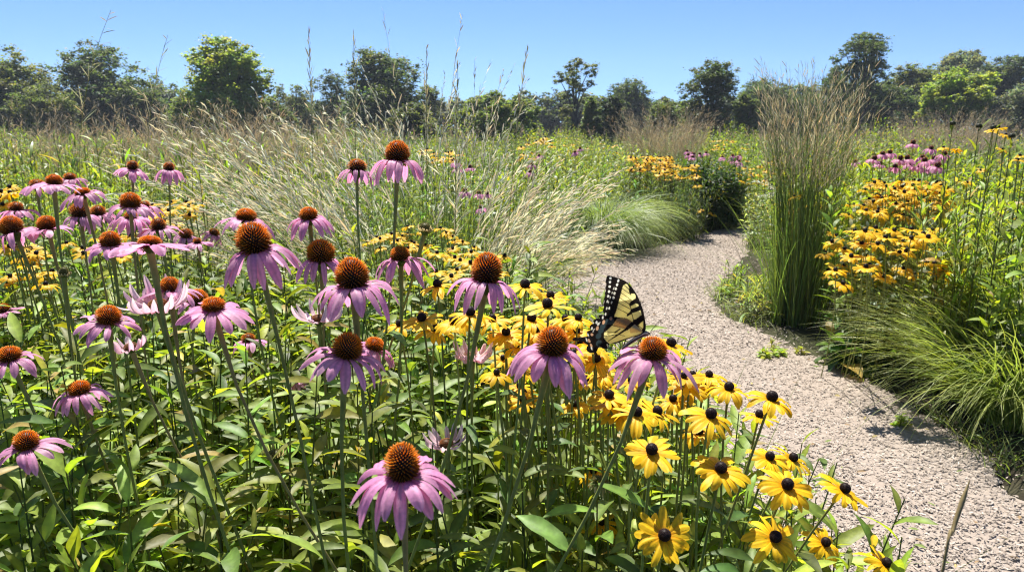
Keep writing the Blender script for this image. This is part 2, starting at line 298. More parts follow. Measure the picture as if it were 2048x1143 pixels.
def cone_mb(rc, hc, nsp, dark, mid, tip, spike=.40, thick=.055, wrap=.78):
    """dome of pointed florets; z=0 is where the petals attach"""
    mb = MB(); S, n = 9, 20
    th = np.linspace(0.02, PI * wrap, S); pz = hc * (.42 + .58 * np.cos(th)); pr = rc * .9 * np.sin(th)
    a = np.arange(n) / n * 2 * PI
    V = np.stack([pr[:, None] * np.cos(a), pr[:, None] * np.sin(a), pz[:, None] + 0 * a], -1).reshape(-1, 3)
    i, j = np.meshgrid(np.arange(S - 1), np.arange(n), indexing='ij'); i, j = i.ravel(), j.ravel(); k = (j + 1) % n
    mb.add(V, np.stack([i * n + j, i * n + k, (i + 1) * n + k, (i + 1) * n + j], 1), np.asarray(dark))
    q = (np.arange(nsp) + .5) / nsp; cz = 1 - q * (1 - math.cos(PI * wrap)); t2 = np.arccos(np.clip(cz, -1, 1)); az = np.arange(nsp) * 2.39996
    p = np.stack([rc * .88 * np.sin(t2) * np.cos(az), rc * .88 * np.sin(t2) * np.sin(az), hc * (.42 + .57 * np.cos(t2))], 1)
    nv = np.stack([np.sin(t2) * np.cos(az) / rc, np.sin(t2) * np.sin(az) / rc, np.cos(t2) / (hc * .58)], 1); nv /= np.linalg.norm(nv, axis=1, keepdims=True)
    d = nv + np.array([0, 0, .32]) + R.normal(0, .07, (nsp, 3)); d /= np.linalg.norm(d, axis=1, keepdims=True)
    L = rc * spike * U(.75, 1.2, nsp) * np.clip(.55 + .8 * q, .5, 1.1)
    ref = np.array([.3, .2, .9]); u = np.cross(d, ref); u /= np.linalg.norm(u, axis=1, keepdims=True) + 1e-9; v = np.cross(d, u); r = rc * thick
    b3 = np.arange(4) / 4 * 2 * PI
    ring = lambda off, rr: p[:, None] + d[:, None] * off[:, None, None] + (u[:, None] * np.cos(b3)[None, :, None] + v[:, None] * np.sin(b3)[None, :, None]) * rr
    V = np.concatenate([ring(-L * .2, r), ring(L * .55, r * .62), (p + d * L[:, None])[:, None]], 1)
    Fq = [(0, 1, 5, 4), (1, 2, 6, 5), (2, 3, 7, 6), (3, 0, 4, 7)]; Ft = [(4, 5, 8), (5, 6, 8), (6, 7, 8), (7, 4, 8)]
    up = np.clip(1.62 - q * 1.5, 0, 1)[:, None]  # upper florets' own orange, plus sunlit top and shaded lower dome painted in
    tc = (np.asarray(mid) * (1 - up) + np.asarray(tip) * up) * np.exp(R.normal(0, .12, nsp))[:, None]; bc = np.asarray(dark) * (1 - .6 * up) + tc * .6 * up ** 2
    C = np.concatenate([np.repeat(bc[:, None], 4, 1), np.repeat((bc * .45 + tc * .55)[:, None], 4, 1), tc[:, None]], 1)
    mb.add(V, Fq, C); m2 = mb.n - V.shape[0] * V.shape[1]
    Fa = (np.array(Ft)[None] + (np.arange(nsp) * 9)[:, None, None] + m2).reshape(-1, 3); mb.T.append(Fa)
    return mb
def calyx_mb(r, c, n=14, L=None, up=.1):
    mb = MB(); L = L or r * .9; az = np.arange(n) / n * 2 * PI + U(0, .3, n)
    base = np.stack([np.cos(az) * r * .35, np.sin(az) * r * .35, -r * .30 + 0 * az], 1)
    leaves(mb, base, az, U(.1, .6, n), U(-.9, -.2, n) + up, L * U(.8, 1.3, n), np.full(n, r * .17), tint(n, c, .2), 5, 3, .3, np.zeros(n))
    t = np.linspace(0, 1, 5); P = np.stack([0 * t, 0 * t, -r * (1.1 - 1.05 * t)], 1); tubes(mb, P, r * np.array([.16, .26, .45, .6, .55]), np.asarray(c), 8); return mb
def set_axis(o, ax): o.rotation_euler = Vector((0, 0, 1)).rotation_difference(Vector(ax).normalized()).to_euler()
PK0, PK1, PK2 = np.array([.46, .14, .30]), np.array([.66, .30, .49]), np.array([.74, .50, .58])
PALE0, PALE1, PALE2 = np.array([.62, .34, .42]), np.array([.74, .54, .60]), np.array([.80, .76, .66])
CD, CM, CT = (.012, .004, .003), (.24, .055, .008), (.95, .37, .012)
YL0, YL1, YL2 = np.array([.84, .40, .006]), np.array([.88, .555, .012]), np.array([.90, .62, .035])
OG0, OG1, OG2 = np.array([.84, .42, .004]), np.array([.90, .56, .010]), np.array([.90, .62, .03])
GS = (.18, .21, .05)
def stem_curve(hp, base, bendk=.35, S=10, ax=None):
    """from the ground to the head, arriving along the head's axis"""
    hp = np.asarray(hp, float); base = np.asarray(base, float); ax = np.array([0, 0, 1.]) if ax is None else np.asarray(ax, float) / np.linalg.norm(ax)
    h = hp[2]; c1 = base + np.array([(hp[0] - base[0]) * .25, (hp[1] - base[1]) * .25, h * .4]); c2 = hp - ax * h * .22 - (hp - base) * .12
    t = np.linspace(0, 1, S)[:, None]; return (1 - t) ** 3 * base + 3 * t * (1 - t) ** 2 * c1 + 3 * t * t * (1 - t) * c2 + t ** 3 * hp
GRP_P = 'purple coneflowers in the near bed'
def coneflower(x, y, W, tip, cw, top, slope, label, style='droop', real=.098, tilt=None, n=None, tip2=None, nleaf=4, thick=1.0, group=GRP_P):
    D = real * 1480 / W; k = D / F; dl = depression(y); hp = at(x, y, D); Rs = W / 2 * k * .97
    base = np.array([hp[0] + slope * hp[2] * .75 + R.normal(0, .02), hp[1] + abs(R.normal(.03, .04)), 0])
    rc = cw / 2 * k * .93; hc = (y - top) * k / math.cos(dl) * 1.0
    d = max(((tip - y) * k - Rs * math.sin(dl) * .8) / math.cos(dl), -.6 * Rs)
    ax = np.array([-slope * .35 + R.normal(0, .08), R.normal(-.05, .06), 1.]) if tilt is None else np.array([tilt[0], tilt[1], 1.])
    ax /= np.linalg.norm(ax)
    root = empty('purple_coneflower', base, label, 'flower', group)
    near = W > 85
    P = stem_curve(hp - ax * rc * .5, base, ax=ax) - base
    m = MB(); tubes(m, P, np.interp(np.linspace(0, 1, 10), [0, .7, .93, 1], [.0029, .0022, .0023, .0048]) * thick, (GS if R.random() < .7 else (.24, .20, .07)), 7); m.build('stem', M_STEM, root)
    if nleaf:
        m = MB(); ti = U(.28, .74, nleaf); pos = np.stack([[np.interp(t, np.linspace(0, 1, 10), P[:, a]) for a in range(3)] for t in ti])
        
        for q in range(nleaf): m = MB(); leaves(m, pos[q:q + 1], U(0, 6.3, 1), U(.3, 1.0, 1), U(-.7, .2, 1), U(.08, .14, 1), U(.008, .014, 1), tint(1, (.15, .21, .038), .25), 9, 3, .35, None, .35, .25); m.build('leaf', M_LEAF, root)
    nsp = 360 if near else 180
    if style == 'droop':
        n = n or int(R.integers(15, 20)); L = math.hypot(Rs - rc * .7, d)
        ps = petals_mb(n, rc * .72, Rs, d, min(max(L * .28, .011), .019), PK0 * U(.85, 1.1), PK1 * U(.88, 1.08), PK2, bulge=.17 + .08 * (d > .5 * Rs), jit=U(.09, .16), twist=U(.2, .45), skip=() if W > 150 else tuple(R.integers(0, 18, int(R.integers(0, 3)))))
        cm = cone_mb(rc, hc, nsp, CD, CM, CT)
    elif style == 'flat':
        n = n or 14
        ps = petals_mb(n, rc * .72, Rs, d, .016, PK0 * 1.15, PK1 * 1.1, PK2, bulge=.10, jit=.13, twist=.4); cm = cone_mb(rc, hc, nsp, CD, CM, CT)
    elif style == 'open':                                                     # young head, pale narrow petals rising
        n = n or 17
        ps = petals_mb(n, rc * .8, Rs, d, .0105, PALE0, PALE1, PALE2, bulge=-.04, jit=.16, twist=.6, cup=.9, tipfade=.9)
        cm = cone_mb(rc, hc, nsp, (.10, .06, .02), (.22, .12, .03), (.42, .17, .05), spike=.2)
    else:                                                                     # bud: short upright greenish rays
        n = n or 20
        ps = petals_mb(n, rc * .7, Rs, d, .0045, np.array([.30, .34, .10]), np.array([.46, .46, .18]), np.array([.62, .56, .36]), bulge=-.1, jit=.14, twist=.3, cup=.6)
        cm = cone_mb(rc, hc, nsp, (.10, .10, .02), (.22, .22, .06), (.34, .30, .08), spike=.3)
    cx = calyx_mb(rc * 1.05, (.09, .15, .035), up=.5 if style in ('open', 'bud') else 0, L=rc * (1.1 if style in ('open', 'bud') else .8))
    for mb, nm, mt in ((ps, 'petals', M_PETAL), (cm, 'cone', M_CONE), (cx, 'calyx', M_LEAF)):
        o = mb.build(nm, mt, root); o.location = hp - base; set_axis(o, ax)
    return root, hp, D
CF = [
 # x, y of petal attachment, spread, tip y, cone width, cone top y, stem slope, label, style, extra
 (512, 500, 155, 570, 64, 447, .12, 'large coneflower with the tallest rounded orange-brown cone and long hanging petals, left of centre', 'droop', {}),
 (706, 572, 166, 632, 62, 518, .02, 'large coneflower with bristly orange cone above the small pale half-open bloom', 'droop', {}),
 (972, 562, 150, 622, 58, 508, -.42, 'coneflower with tall bristly cone on a slanting stem left of the path bend', 'droop', {}),
 (692, 710, 168, 768, 56, 668, .05, 'broad coneflower with a smaller dark coneflower tucked behind its right shoulder', 'droop', {}),
 (1103, 702, 176, 768, 60, 655, -.42, 'coneflower with flat-topped orange cone just left of the butterfly tail', 'droop', {'tilt': (.1, -.15)}),
 (1303, 712, 164, 770, 52, 676, -.55, 'coneflower with the butterfly perched on its orange cone', 'droop', {'tilt': (.12, -.12)}),
 (806, 950, 206, 1032, 66, 890, -.03, 'biggest lowest coneflower with bright orange cone at the bottom of the bed', 'droop', {'tilt': (0, -.10), 'n': 20}),
 (801, 518, 112, 566, 36, 494, -.12, 'coneflower with small flattened cone beside the green spiky bud', 'droop', {}),
 (642, 520, 98, 562, 52, 482, -.05, 'coneflower with round orange cone between the two large ones', 'droop', {}),
 (618, 437, 98, 472, 34, 416, .0, 'neat small coneflower standing alone before the arching grass, wide skirt of petals', 'droop', {}),
 (492, 438, 104, 468, 36, 419, .1, 'coneflower with low orange cone directly behind the tallest cone', 'droop', {}),
 (795, 322, 112, 365, 46, 284, -.13, 'highest coneflower with round orange-red cone rising against the grass plumes', 'droop', {}),
 (714, 342, 76, 368, 36, 320, .02, 'coneflower seen from behind on a dark straight stem, left of the highest one', 'droop', {'tilt': (.05, .2)}),
 (748, 695, 90, 732, 36, 677, .1, 'small dark coneflower half hidden behind the broad one', 'droop', {'tilt': (.35, -.1), 'real': .085}),
 (427, 617, 142, 658, 42, 597, .5, 'coneflower with low orange cone and spreading pink petals right of the pale open bloom', 'flat', {'tilt': (.05, -.12)}),
 (316, 612, 128, 562, 40, 600, .32, 'pale pink half-open coneflower with upswept narrow petals and flat tan disc', 'open', {'thick': 1.2, 'tilt': (0, -.22), 'n': 20}),
 (300, 492, 146, 512, 42, 474, .18, 'coneflower seen from the side with level twisted pale petals on a thick stem', 'flat', {'tilt': (-.1, .22), 'thick': 1.1}),
 (217, 642, 122, 674, 44, 613, .05, 'coneflower with domed orange cone and spread petals left of the pale open bloom', 'droop', {}),
 (28, 464, 92, 498, 40, 433, .15, 'coneflower with tall dark green-brown cone at the left edge', 'droop', {}),
 (96, 457, 92, 474, 34, 433, 0, 'coneflower with level pale petals next to the tall dark cone at the left edge', 'flat', {}),
 (222, 490, 102, 510, 36, 464, -.08, 'coneflower with reddish dome and level petals in front of the left cluster', 'flat', {}),
 (161, 433, 76, 458, 36, 407, .0, 'coneflower with greenish brown cone at the middle of the left cluster', 'droop', {}),
 (198, 430, 66, 454, 28, 412, .0, 'coneflower with small reddish cone touching the greenish one in the left cluster', 'droop', {}),
 (261, 412, 90, 432, 37, 387, .03, 'coneflower with dark conical dome above two overlapping blooms in the left cluster', 'droop', {}),
 (318, 458, 82, 476, 29, 437, .05, 'coneflower with dark dome behind the side-on pale bloom', 'droop', {}),
 (108, 368, 100, 388, 28, 350, .05, 'middle one of three coneflowers in a row at the top left', 'flat', {}),
 (74, 372, 70, 388, 26, 360, .05, 'left one of three coneflowers in a row at the top left', 'flat', {}),
 (140, 358, 58, 376, 22, 347, .05, 'right one of three coneflowers in a row at the top left', 'droop', {}),
 (265, 338, 66, 356, 21, 322, .0, 'distant coneflower with flat skirt standing below the left grass plume', 'flat', {}),
 (338, 340, 60, 368, 20, 325, -.1, 'distant faded coneflower veiled by drooping grass plumes', 'droop', {}),
 (166, 388, 86, 412, 26, 377, .0, 'coneflower with yellow-orange disc and ragged petals behind the left cluster', 'droop', {}),
 (33, 420, 72, 440, 27, 405, .0, 'coneflower with low red cone above the tall dark one at the left edge', 'flat', {}),
 (20, 718, 118, 752, 42, 695, .5, 'coneflower leaning in from the left edge with curved stem and orange-brown cone', 'droop', {'tilt': (-.1, -.1)}),
 (160, 784, 110, 826, 40, 764, .2, 'small neat coneflower with low orange cone low in the leafy left bed', 'droop', {}),
 (55, 892, 136, 938, 44, 864, .5, 'lowest coneflower at the left edge with bright orange cone', 'droop', {'tilt': (-.05, -.12)}),
 (497, 682, 76, 704, 26, 668, .1, 'small pink coneflower peeping from leaves below the spreading one', 'flat', {}),
 (637, 640, 96, 604, 30, 630, .05, 'pale half-open coneflower below the big bristly cone', 'open', {}),
 (340, 580, 124, 612, 34, 555, .1, 'coneflower half hidden behind the upswept pale bloom', 'droop', {}),
 (392, 606, 92, 640, 38, 580, .1, 'coneflower turned away to the right behind the spreading pink one', 'droop', {'tilt': (.4, 0)}),
 (8, 622, 66, 634, 26, 608, .1, 'small flat coneflower cut by the left edge above the leaning one', 'flat', {}),
 (427, 468, 48, 488, 20, 458, -.3, 'small tilted wilting coneflower left of the tallest cone', 'droop', {'tilt': (.6, 0)}),
 (372, 474, 56, 496, 26, 458, -.1, 'dark seed-brown coneflower with faded pale petals', 'droop', {}),
 (290, 414, 64, 436, 20, 403, .05, 'small coneflower partly hidden behind the dark conical dome', 'droop', {}),
 (590, 765, 66, 786, 20, 755, .05, 'pale pink coneflower peeping out below the broad one', 'droop', {'tilt': (-.3, 0)}),
 (945, 716, 78, 682, 28, 706, .0, 'young green-white coneflower with short upright rays left of the flat-topped one', 'open', {'n': 22, 'real': .07}),
 (893, 890, 88, 852, 30, 878, .0, 'young opening coneflower with few pale petals above the biggest bloom', 'open', {'n': 12, 'real': .075}),
 (550, 912, 50, 888, 32, 900, .35, 'yellow-green coneflower bud with short upright rays in the lower leaves', 'bud', {'real': .05}),
 (262, 696, 64, 672, 28, 686, .45, 'faded tan bloom over a green ruffled calyx left of the thick stems', 'open', {'n': 12, 'real': .055}),
 (850, 462, 32, 450, 26, 446, -.5, 'round spiky green coneflower bud on a slanting stalk', 'bud', {'real': .03}),
 (128, 550, 22, 546, 19, 534, .03, 'single round dark bud on a straight stem in the left bed', 'bud', {'real': .02, 'nleaf': 0}),
 (1200, 962, 40, 985, 34, 955, -.3, 'dark spent flower head on a leafy stalk left of the bright daisies', 'bud', {'real': .035}),
 (262, 436, 82, 470, 24, 424, .02, 'dusky coneflower tucked under the dark conical dome', 'droop', {}),
 (395, 486, 60, 498, 16, 476, .1, 'faint faded pink bloom low between grass and the tilted wilting one', 'flat', {}),
]
PERCH = None
for c in CF:
    r = coneflower(*c[:8], style=c[8], **c[9])
    if 'butterfly perched' in c[7]: PERCH = r
# far coneflowers: copies of a few whole plants
def daisy_proto(name, cat, group, petal, cone, mats, rs=.5, tall=True):
    """unit-scale plant: petals, cone as children at the head, stem of unit height"""
    root = empty(name, (0, 0, 0), None, cat, group)
    m = MB(); z = np.linspace(0, 1, 6); tubes(m, np.stack([.03 * np.sin(z * 3), .02 * np.sin(z * 2.5), z], 1) - np.array([[.03 * math.sin(3), .02 * math.sin(2.5), 0]]) * z[:, None], .0024, GS, 5); m.build('stem', M_STEM, root)
    petal.build('petals', mats, root); cone.build('cone', M_CONE, root); return root
def place(proto, hp, ax, scale, label, first=False, slope=0.0, off=(0, .02)):
    o = proto if first else copy_tree(proto)
    dx, dy = slope * hp[2] + off[0], off[1]; o.location = (hp[0] + dx, hp[1] + dy, 0); o['label'] = label; st = Vector((-dx, -dy, hp[2]))
    ax = Vector(ax).normalized()
    for ch in o.children:
        if ch.name.startswith('stem'): ch.scale = (1, 1, st.length); ch.rotation_euler = Vector((0, 0, 1)).rotation_difference(st).to_euler()
        else: ch.location = st; set_axis(ch, ax); ch.scale = (scale,) * 3
    return o
def cproto():
    rc = .017; d = U(.015, .04)
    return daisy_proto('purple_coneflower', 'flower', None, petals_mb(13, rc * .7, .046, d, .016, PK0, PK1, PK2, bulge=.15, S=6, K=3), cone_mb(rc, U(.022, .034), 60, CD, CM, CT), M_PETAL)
def sproto(near=False, n=13, droop=.012, bulge=.14, c=None):
    rc = .0072; c = c or (YL0, YL1, YL2)
    return daisy_proto('yellow_daisy', 'flower', None, petals_mb(n, rc * .7, .036, droop, .0135, *c, bulge=bulge, S=7 if near else 5, K=5 if near else 3, twist=.35, jit=.12, tipfade=.4),
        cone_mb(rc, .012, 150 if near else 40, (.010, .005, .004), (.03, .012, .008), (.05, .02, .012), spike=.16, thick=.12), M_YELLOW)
CFP = [cproto() for _ in range(5)]; used = set()
def pick(lst):
    k = int(R.integers(len(lst))); f = (id(lst), k) not in used; used.add((id(lst), k)); return lst[k], f
def far_cone(x, y, W, label, group, real=.095):
    D = real * 1480 / W; hp = at(x, y, D); p, f = pick(CFP)
    o = place(p, hp, (R.normal(0, .15), R.normal(-.05, .12), 1), real / .095, label, f, R.normal(0, .05)); o['group'] = group
for i, (x, y, W) in enumerate([(1748, 318, 30), (1765, 305, 28), (1780, 306, 28), (1800, 322, 30), (1815, 316, 30), (1826, 290, 28), (1838, 335, 30), (1850, 325, 32), (1845, 312, 28), (1862, 300, 26), (1868, 318, 28), (1874, 334, 34), (1790, 336, 28), (1822, 330, 28), (1888, 308, 30), (1760, 330, 26), (1858, 340, 28), (1710, 325, 26)]):
    far_cone(x, y + R.normal(0, 2), W, 'distant pink coneflower in the group above the yellow bank, right of the tall reddish grass', 'coneflowers above the right yellow bank')
for i in range(16):
    x, y = (U(1372, 1425), U(302, 316)) if i < 7 else (U(1428, 1500), U(312, 330))
    far_cone(x, y, U(15, 18), 'tiny far pink coneflower in the patch above the dark bush where the path vanishes', 'coneflowers above the dark bush', real=.108)
for x, y, W in [(912, 326, 26), (914, 338, 24), (940, 336, 24), (930, 384, 30), (958, 388, 26), (974, 388, 24), (962, 416, 28), (1064, 330, 20), (1078, 312, 18), (1060, 345, 22), (1150, 305, 18), (1160, 298, 16)]:
    far_cone(x, y, W, 'distant faded coneflower among the grass stems behind the highest coneflower', 'coneflowers among the arching grass')
# near yellow daisies, each with its own tilt
SN = [ # x, y of eye base, spread, tilt x, tilt y, stem slope, label
 (1303, 903, 112, .0, -.35, .0, 'yellow daisy with drooping petals, upper left of the low front daisies'),
 (1441, 940, 110, .05, -.30, -.1, 'yellow daisy with long hanging petals in the middle of the front daisies'),
 (1328, 1072, 118, .0, -.75, .0, 'yellow daisy fully facing us at the very bottom, lowest of the front group'),
 (1548, 1076, 112, .25, -.6, -.2, 'yellow daisy facing us at the bottom beside the open path'),
 (1648, 1086, 88, .5, -.45, -.3, 'tilted yellow daisy overhanging the path right of the bottom pair'),
 (1573, 972, 112, .15, -.45, -.25, 'large yellow daisy with orange-tinged petals leaning toward the path'),
 (1686, 980, 98, .55, -.25, -.45, 'yellow daisy leaning farthest right over the path on a slanting stalk'),
 (1584, 918, 84, .45, -.2, -.3, 'yellow daisy turned right, above the orange-tinged one'),
 (1538, 916, 86, .2, -.2, -.2, 'yellow daisy close left of the one turned right over the path'),
 (1204, 1044, 76, -.1, -.6, .1, 'small star-shaped yellow daisy low among the dark leaves'),
 (1542, 798, 104, .2, -.15, -.25, 'yellow daisy with sloping petals highest on the path side'),
 (1518, 832, 78, .1, .0, -.2, 'yellow daisy seen edge-on just below the highest path-side one'),
 (1420, 832, 106, .2, -.2, .1, 'yellow daisy with large dark eye in the dense middle row'),
 (1398, 866, 78, -.1, -.1, .0, 'yellow daisy with two large hanging petals under the dense middle row'),
 (1457, 778, 90, .1, -.1, .1, 'yellow daisy with level petals next to the highest path-side one'),
 (1418, 752, 70, .0, .0, .1, 'yellow daisy behind the level-petalled one near the path'),
 (1218, 793, 88, .0, -.2, .05, 'yellow daisy below the gap between the two flat-topped coneflowers'),
 (1273, 828, 98, .1, -.2, .05, 'yellow daisy crossed by the slanting coneflower stem'),
 (1313, 826, 92, .25, -.15, .05, 'yellow daisy right of the slanting coneflower stem'),
 (1340, 690, 92, .35, -.05, -.1, 'yellow daisy peeping out right behind the butterfly flower'),
 (1384, 752, 70, .1, -.1, .1, 'yellow daisy at the right petal tips of the butterfly flower'),
 (1046, 800, 68, -.1, -.4, .1, 'small yellow daisy in front of the flat-topped coneflower stem'),
 (966, 770, 42, -.1, -.3, .1, 'tiny part-open yellow daisy with black eye amid green leaves'),
 (1770, 1128, 92, .5, -.2, -.4, 'yellow daisy cut by the bottom edge out on the path'),
 (1632, 1140, 62, .3, -.2, -.3, 'yellow daisy just showing at the bottom edge below the tilted one'),
 (1050, 573, 92, .0, -.05, -.1, 'yellow daisy with pale-topped eye, highest against the path'),
 (1100, 594, 76, .15, -.05, .0, 'yellow daisy with shiny round eye outlined against the path'),
 (1095, 612, 98, -.05, -.15, .0, 'yellow daisy in front of the shiny-eyed one at the path bend'),
 (1156, 638, 70, .1, -.05, .0, 'yellow daisy left of the butterfly at wing height'),
 (1154, 664, 66, -.1, -.2, .0, 'yellow daisy just below the wing-height one, beside the butterfly tail'),
 (1160, 686, 56, -.1, -.2, .0, 'yellow daisy touching the butterfly tail tip'),
 (875, 572, 80, -.1, -.05, .0, 'yellow daisy with black eye between two tall coneflowers'),
 (845, 640, 88, -.2, -.1, .0, 'drooping yellow daisy left of the slanting coneflower'),
 (870, 660, 80, .2, -.2, .0, 'yellow daisy low beneath the slanting coneflower'),
 (908, 645, 84, -.1, -.15, .0, 'pale yellow daisy under the left petals of the slanting coneflower'),
 (940, 628, 92, .1, -.1, .0, 'bright yellow daisy right under the slanting coneflower'),
 (800, 650, 70, -.2, -.1, .0, 'yellow daisy right of the large bristly coneflower'),
 (1012, 668, 82, .0, -.2, .0, 'yellow daisy above the left petals of the flat-topped coneflower'),
 (1062, 640, 88, .2, -.1, .0, 'yellow daisy in the bright row behind the flat-topped coneflower'),
 (985, 640, 74, -.1, -.1, .0, 'yellow daisy at the left end of the bright row behind the flat-topped coneflower'),
 (1192, 722, 84, .1, -.2, .0, 'yellow daisy beneath the butterfly wings'),
 (1206, 748, 70, -.1, -.2, .0, 'yellow daisy between the two flat-topped coneflowers'),
 (1240, 795, 66, .1, -.1, .0, 'yellow daisy beneath the butterfly flower petals'),
 (1345, 800, 74, .1, -.2, .0, 'yellow daisy between the butterfly flower and the dense middle row'),
 (1150, 810, 66, -.1, -.3, .0, 'half-shaded yellow daisy under the flat-topped coneflower'),
 (1130, 640, 66, .1, -.1, .0, 'yellow daisy beside the path-bend one, nearer the butterfly'),
 (1172, 760, 64, .0, -.1, .0, 'yellow daisy at the right petal tips of the flat-topped coneflower'),
 (1188, 945, 66, -.3, .1, .1, 'wilting yellow daisy seen from behind with drooping petals'),
]
def near_daisy(x, y, W, tx, ty, slope, label):
    real = .074 if W > 75 else .066 if W > 58 else .056
    D = real * 1480 / W; hp = at(x, y, D); Rs = real / 2 * .95; ax = np.array([tx, ty, 1.]); ax /= np.linalg.norm(ax)
    base = np.array([hp[0] + slope * hp[2] * .8, hp[1] + .03, 0]); root = empty('yellow_daisy', base, label, 'flower', 'yellow daisies along the near path edge')
    rc = .0084 * real / .074
    P = stem_curve(hp - ax * rc * .3, base, ax=ax) - base; m = MB(); tubes(m, P, .0019, tint(1, GS, .2)[0], 6); m.build('stem', M_STEM, root)
    nl = 4; ti = U(.3, .85, nl); pos = np.stack([[np.interp(t, np.linspace(0, 1, 10), P[:, a]) for a in range(3)] for t in ti]); 
    for q in range(nl): m = MB(); leaves(m, pos[q:q + 1], U(0, 6.3, 1), U(.3, 1.0, 1), U(-.7, .2, 1), U(.05, .10, 1), U(.007, .012, 1), tint(1, (.095, .15, .03), .2), 8, 3, .35, None, .35, .2); m.build('leaf', M_LEAF, root)
    pm = petals_mb(int(R.integers(13, 18)), rc * .7, Rs * 1.04, Rs * U(.08, .36), real * .150, YL0, YL1, YL2, bulge=U(.05, .17), jit=.12, twist=.35, cup=.3, tipfade=.4, skip=() if W > 50 else (1, 4, 5))
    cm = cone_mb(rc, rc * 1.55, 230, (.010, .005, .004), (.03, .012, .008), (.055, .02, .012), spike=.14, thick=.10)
    cx = calyx_mb(rc * 1.2, (.07, .12, .03), 10)
    for mb, nm, mt in ((pm, 'petals', M_YELLOW), (cm, 'cone', M_CONE), (cx, 'calyx', M_LEAF)):
        o = mb.build(nm, mt, root); o.location = hp - base; set_axis(o, ax)
for s in SN: near_daisy(*s)
EXTRA = 1
SFP = [sproto(n=int(R.integers(11, 15)), droop=U(.004, .016), bulge=U(.06, .18)) for _ in range(7)]
SFO = [sproto(n=int(R.integers(11, 15)), droop=U(.004, .016), bulge=U(.06, .18), c=(OG0, OG1, OG2)) for _ in range(7)]
def daisy_patch(n, reg, W, label, group, real=.07, tilt=-.1, shape='box', off=(0, .02), protos=None):
    x0, y0, x1, y1 = reg
    for _ in range(n):
        while True:
            a, b = U(-1, 1), U(-1, 1)
            if shape == 'box' or a * a + b * b < 1: break
        y = (y0 + y1) / 2 + b * (y1 - y0) / 2; x = (x0 + x1) / 2 + a * (x1 - x0) / 2
        D = real * 1480 / (W * U(.85, 1.12)) ; hp = at(x, y, D); p, f = pick(protos or (SFO if x > 1150 else SFP))
        o = place(p, hp, (R.normal(0, .2), R.normal(tilt, .15), 1), real / .072, label, f, R.normal(0, .06), off); o['group'] = group
daisy_patch(62, (1712, 362, 1905, 444), 35, 'yellow daisy in the dense upper bank right of the tall reddish grass', 'yellow daisies of the upper right bank', real=.102, shape='oval')
daisy_patch(46, (1660, 456, 1888, 566), 45, 'yellow daisy in the nearer lower bank right of the tall reddish grass', 'yellow daisies of the lower right bank', tilt=-.05, real=.108, off=(.15, .35))
for x, y, W in [(1650, 508, 48), (1665, 484, 44), (1655, 542, 40), (1895, 482, 48), (1880, 550, 46), (1685, 568, 50), (1750, 458, 50), (1835, 470, 44)]:
    daisy_patch(1, (x - 1, y - 1, x + 1, y + 1), W, 'outlying yellow daisy at the rim of the lower bank by the tall reddish grass', 'yellow daisies at the rim of the lower right bank', real=.118, off=(.30, .45))
daisy_patch(14, (1545, 372, 1715, 430), 26, 'yellow daisy glimpsed through the stems of the tall reddish grass', 'yellow daisies behind the tall grass', real=.088)
daisy_patch(22, (990, 640, 1200, 790), 66, 'yellow daisy partly hidden in the thick drift around the flat-topped coneflower', 'yellow daisies in the thick drift', real=.062, protos=SFP)
daisy_patch(12, (1180, 740, 1420, 830), 72, 'yellow daisy partly hidden in the thick drift below the butterfly flower', 'yellow daisies below the butterfly flower', real=.066, protos=SFP)
daisy_patch(20, (-5, 488, 112, 570), 46, 'yellow daisy low beneath the coneflowers at the left edge', 'yellow daisies at the left edge')
daisy_patch(5, (-5, 372, 24, 418), 40, 'yellow daisy at the left edge above the low red cone', 'yellow daisies high at the left edge')
daisy_patch(16, (300, 392, 400, 452), 34, 'yellow daisy behind the left coneflower cluster, below the drooping plumes', 'yellow daisies behind the left cluster')
daisy_patch(8, (130, 470, 260, 520), 42, 'yellow daisy among the stems of the left coneflower cluster', 'yellow daisies among the left stems')
daisy_patch(40, (720, 436, 985, 520), 31, 'yellow daisy in the hazy patch among grass behind the coneflowers', 'yellow daisies among the middle grass', shape='oval', real=.062)
daisy_patch(14, (840, 500, 1010, 560), 44, 'yellow daisy in the nearer patch among grass left of the slanting coneflower', 'yellow daisies left of the slanting coneflower')
def daisy_mass(name, label, regs):
    st, pe = MB(), MB()
    for n, (x0, y0, x1, y1), W, real in regs:
        for _ in range(n):
            hp = at(U(x0, x1), U(y0, y1), real * 1480 / (W * U(.88, 1.12))); g_ = petals_mb(11, .006, real / 2, U(.1, .4) * real / 2, real * .2, OG0, OG1, OG2, bulge=.12, S=4, K=2); c_ = cone_mb(real * .11, real * .17, 12, (.010, .005, .004), (.03, .012, .008), (.05, .02, .012))
            Mr = np.array(Vector((0, 0, 1)).rotation_difference(Vector((R.normal(0, .2), R.normal(-.1, .15), 1)).normalized()).to_matrix())
            for q in (g_, c_):
                for V in q.V: V[:] = V @ Mr.T + hp
                pe.V += q.V; pe.C += q.C; pe.Q += [f + pe.n for f in q.Q]; pe.T += [f + pe.n for f in q.T]; pe.n += q.n
            t = np.linspace(0, 1, 4)[:, None]; tubes(pe, hp * [1, 1, 0] + (hp - hp * [1, 1, 0]) * t, .002, GS, 3)
    tag(pe.build(name, M_YELLOW), label, 'flowers', kind='stuff')
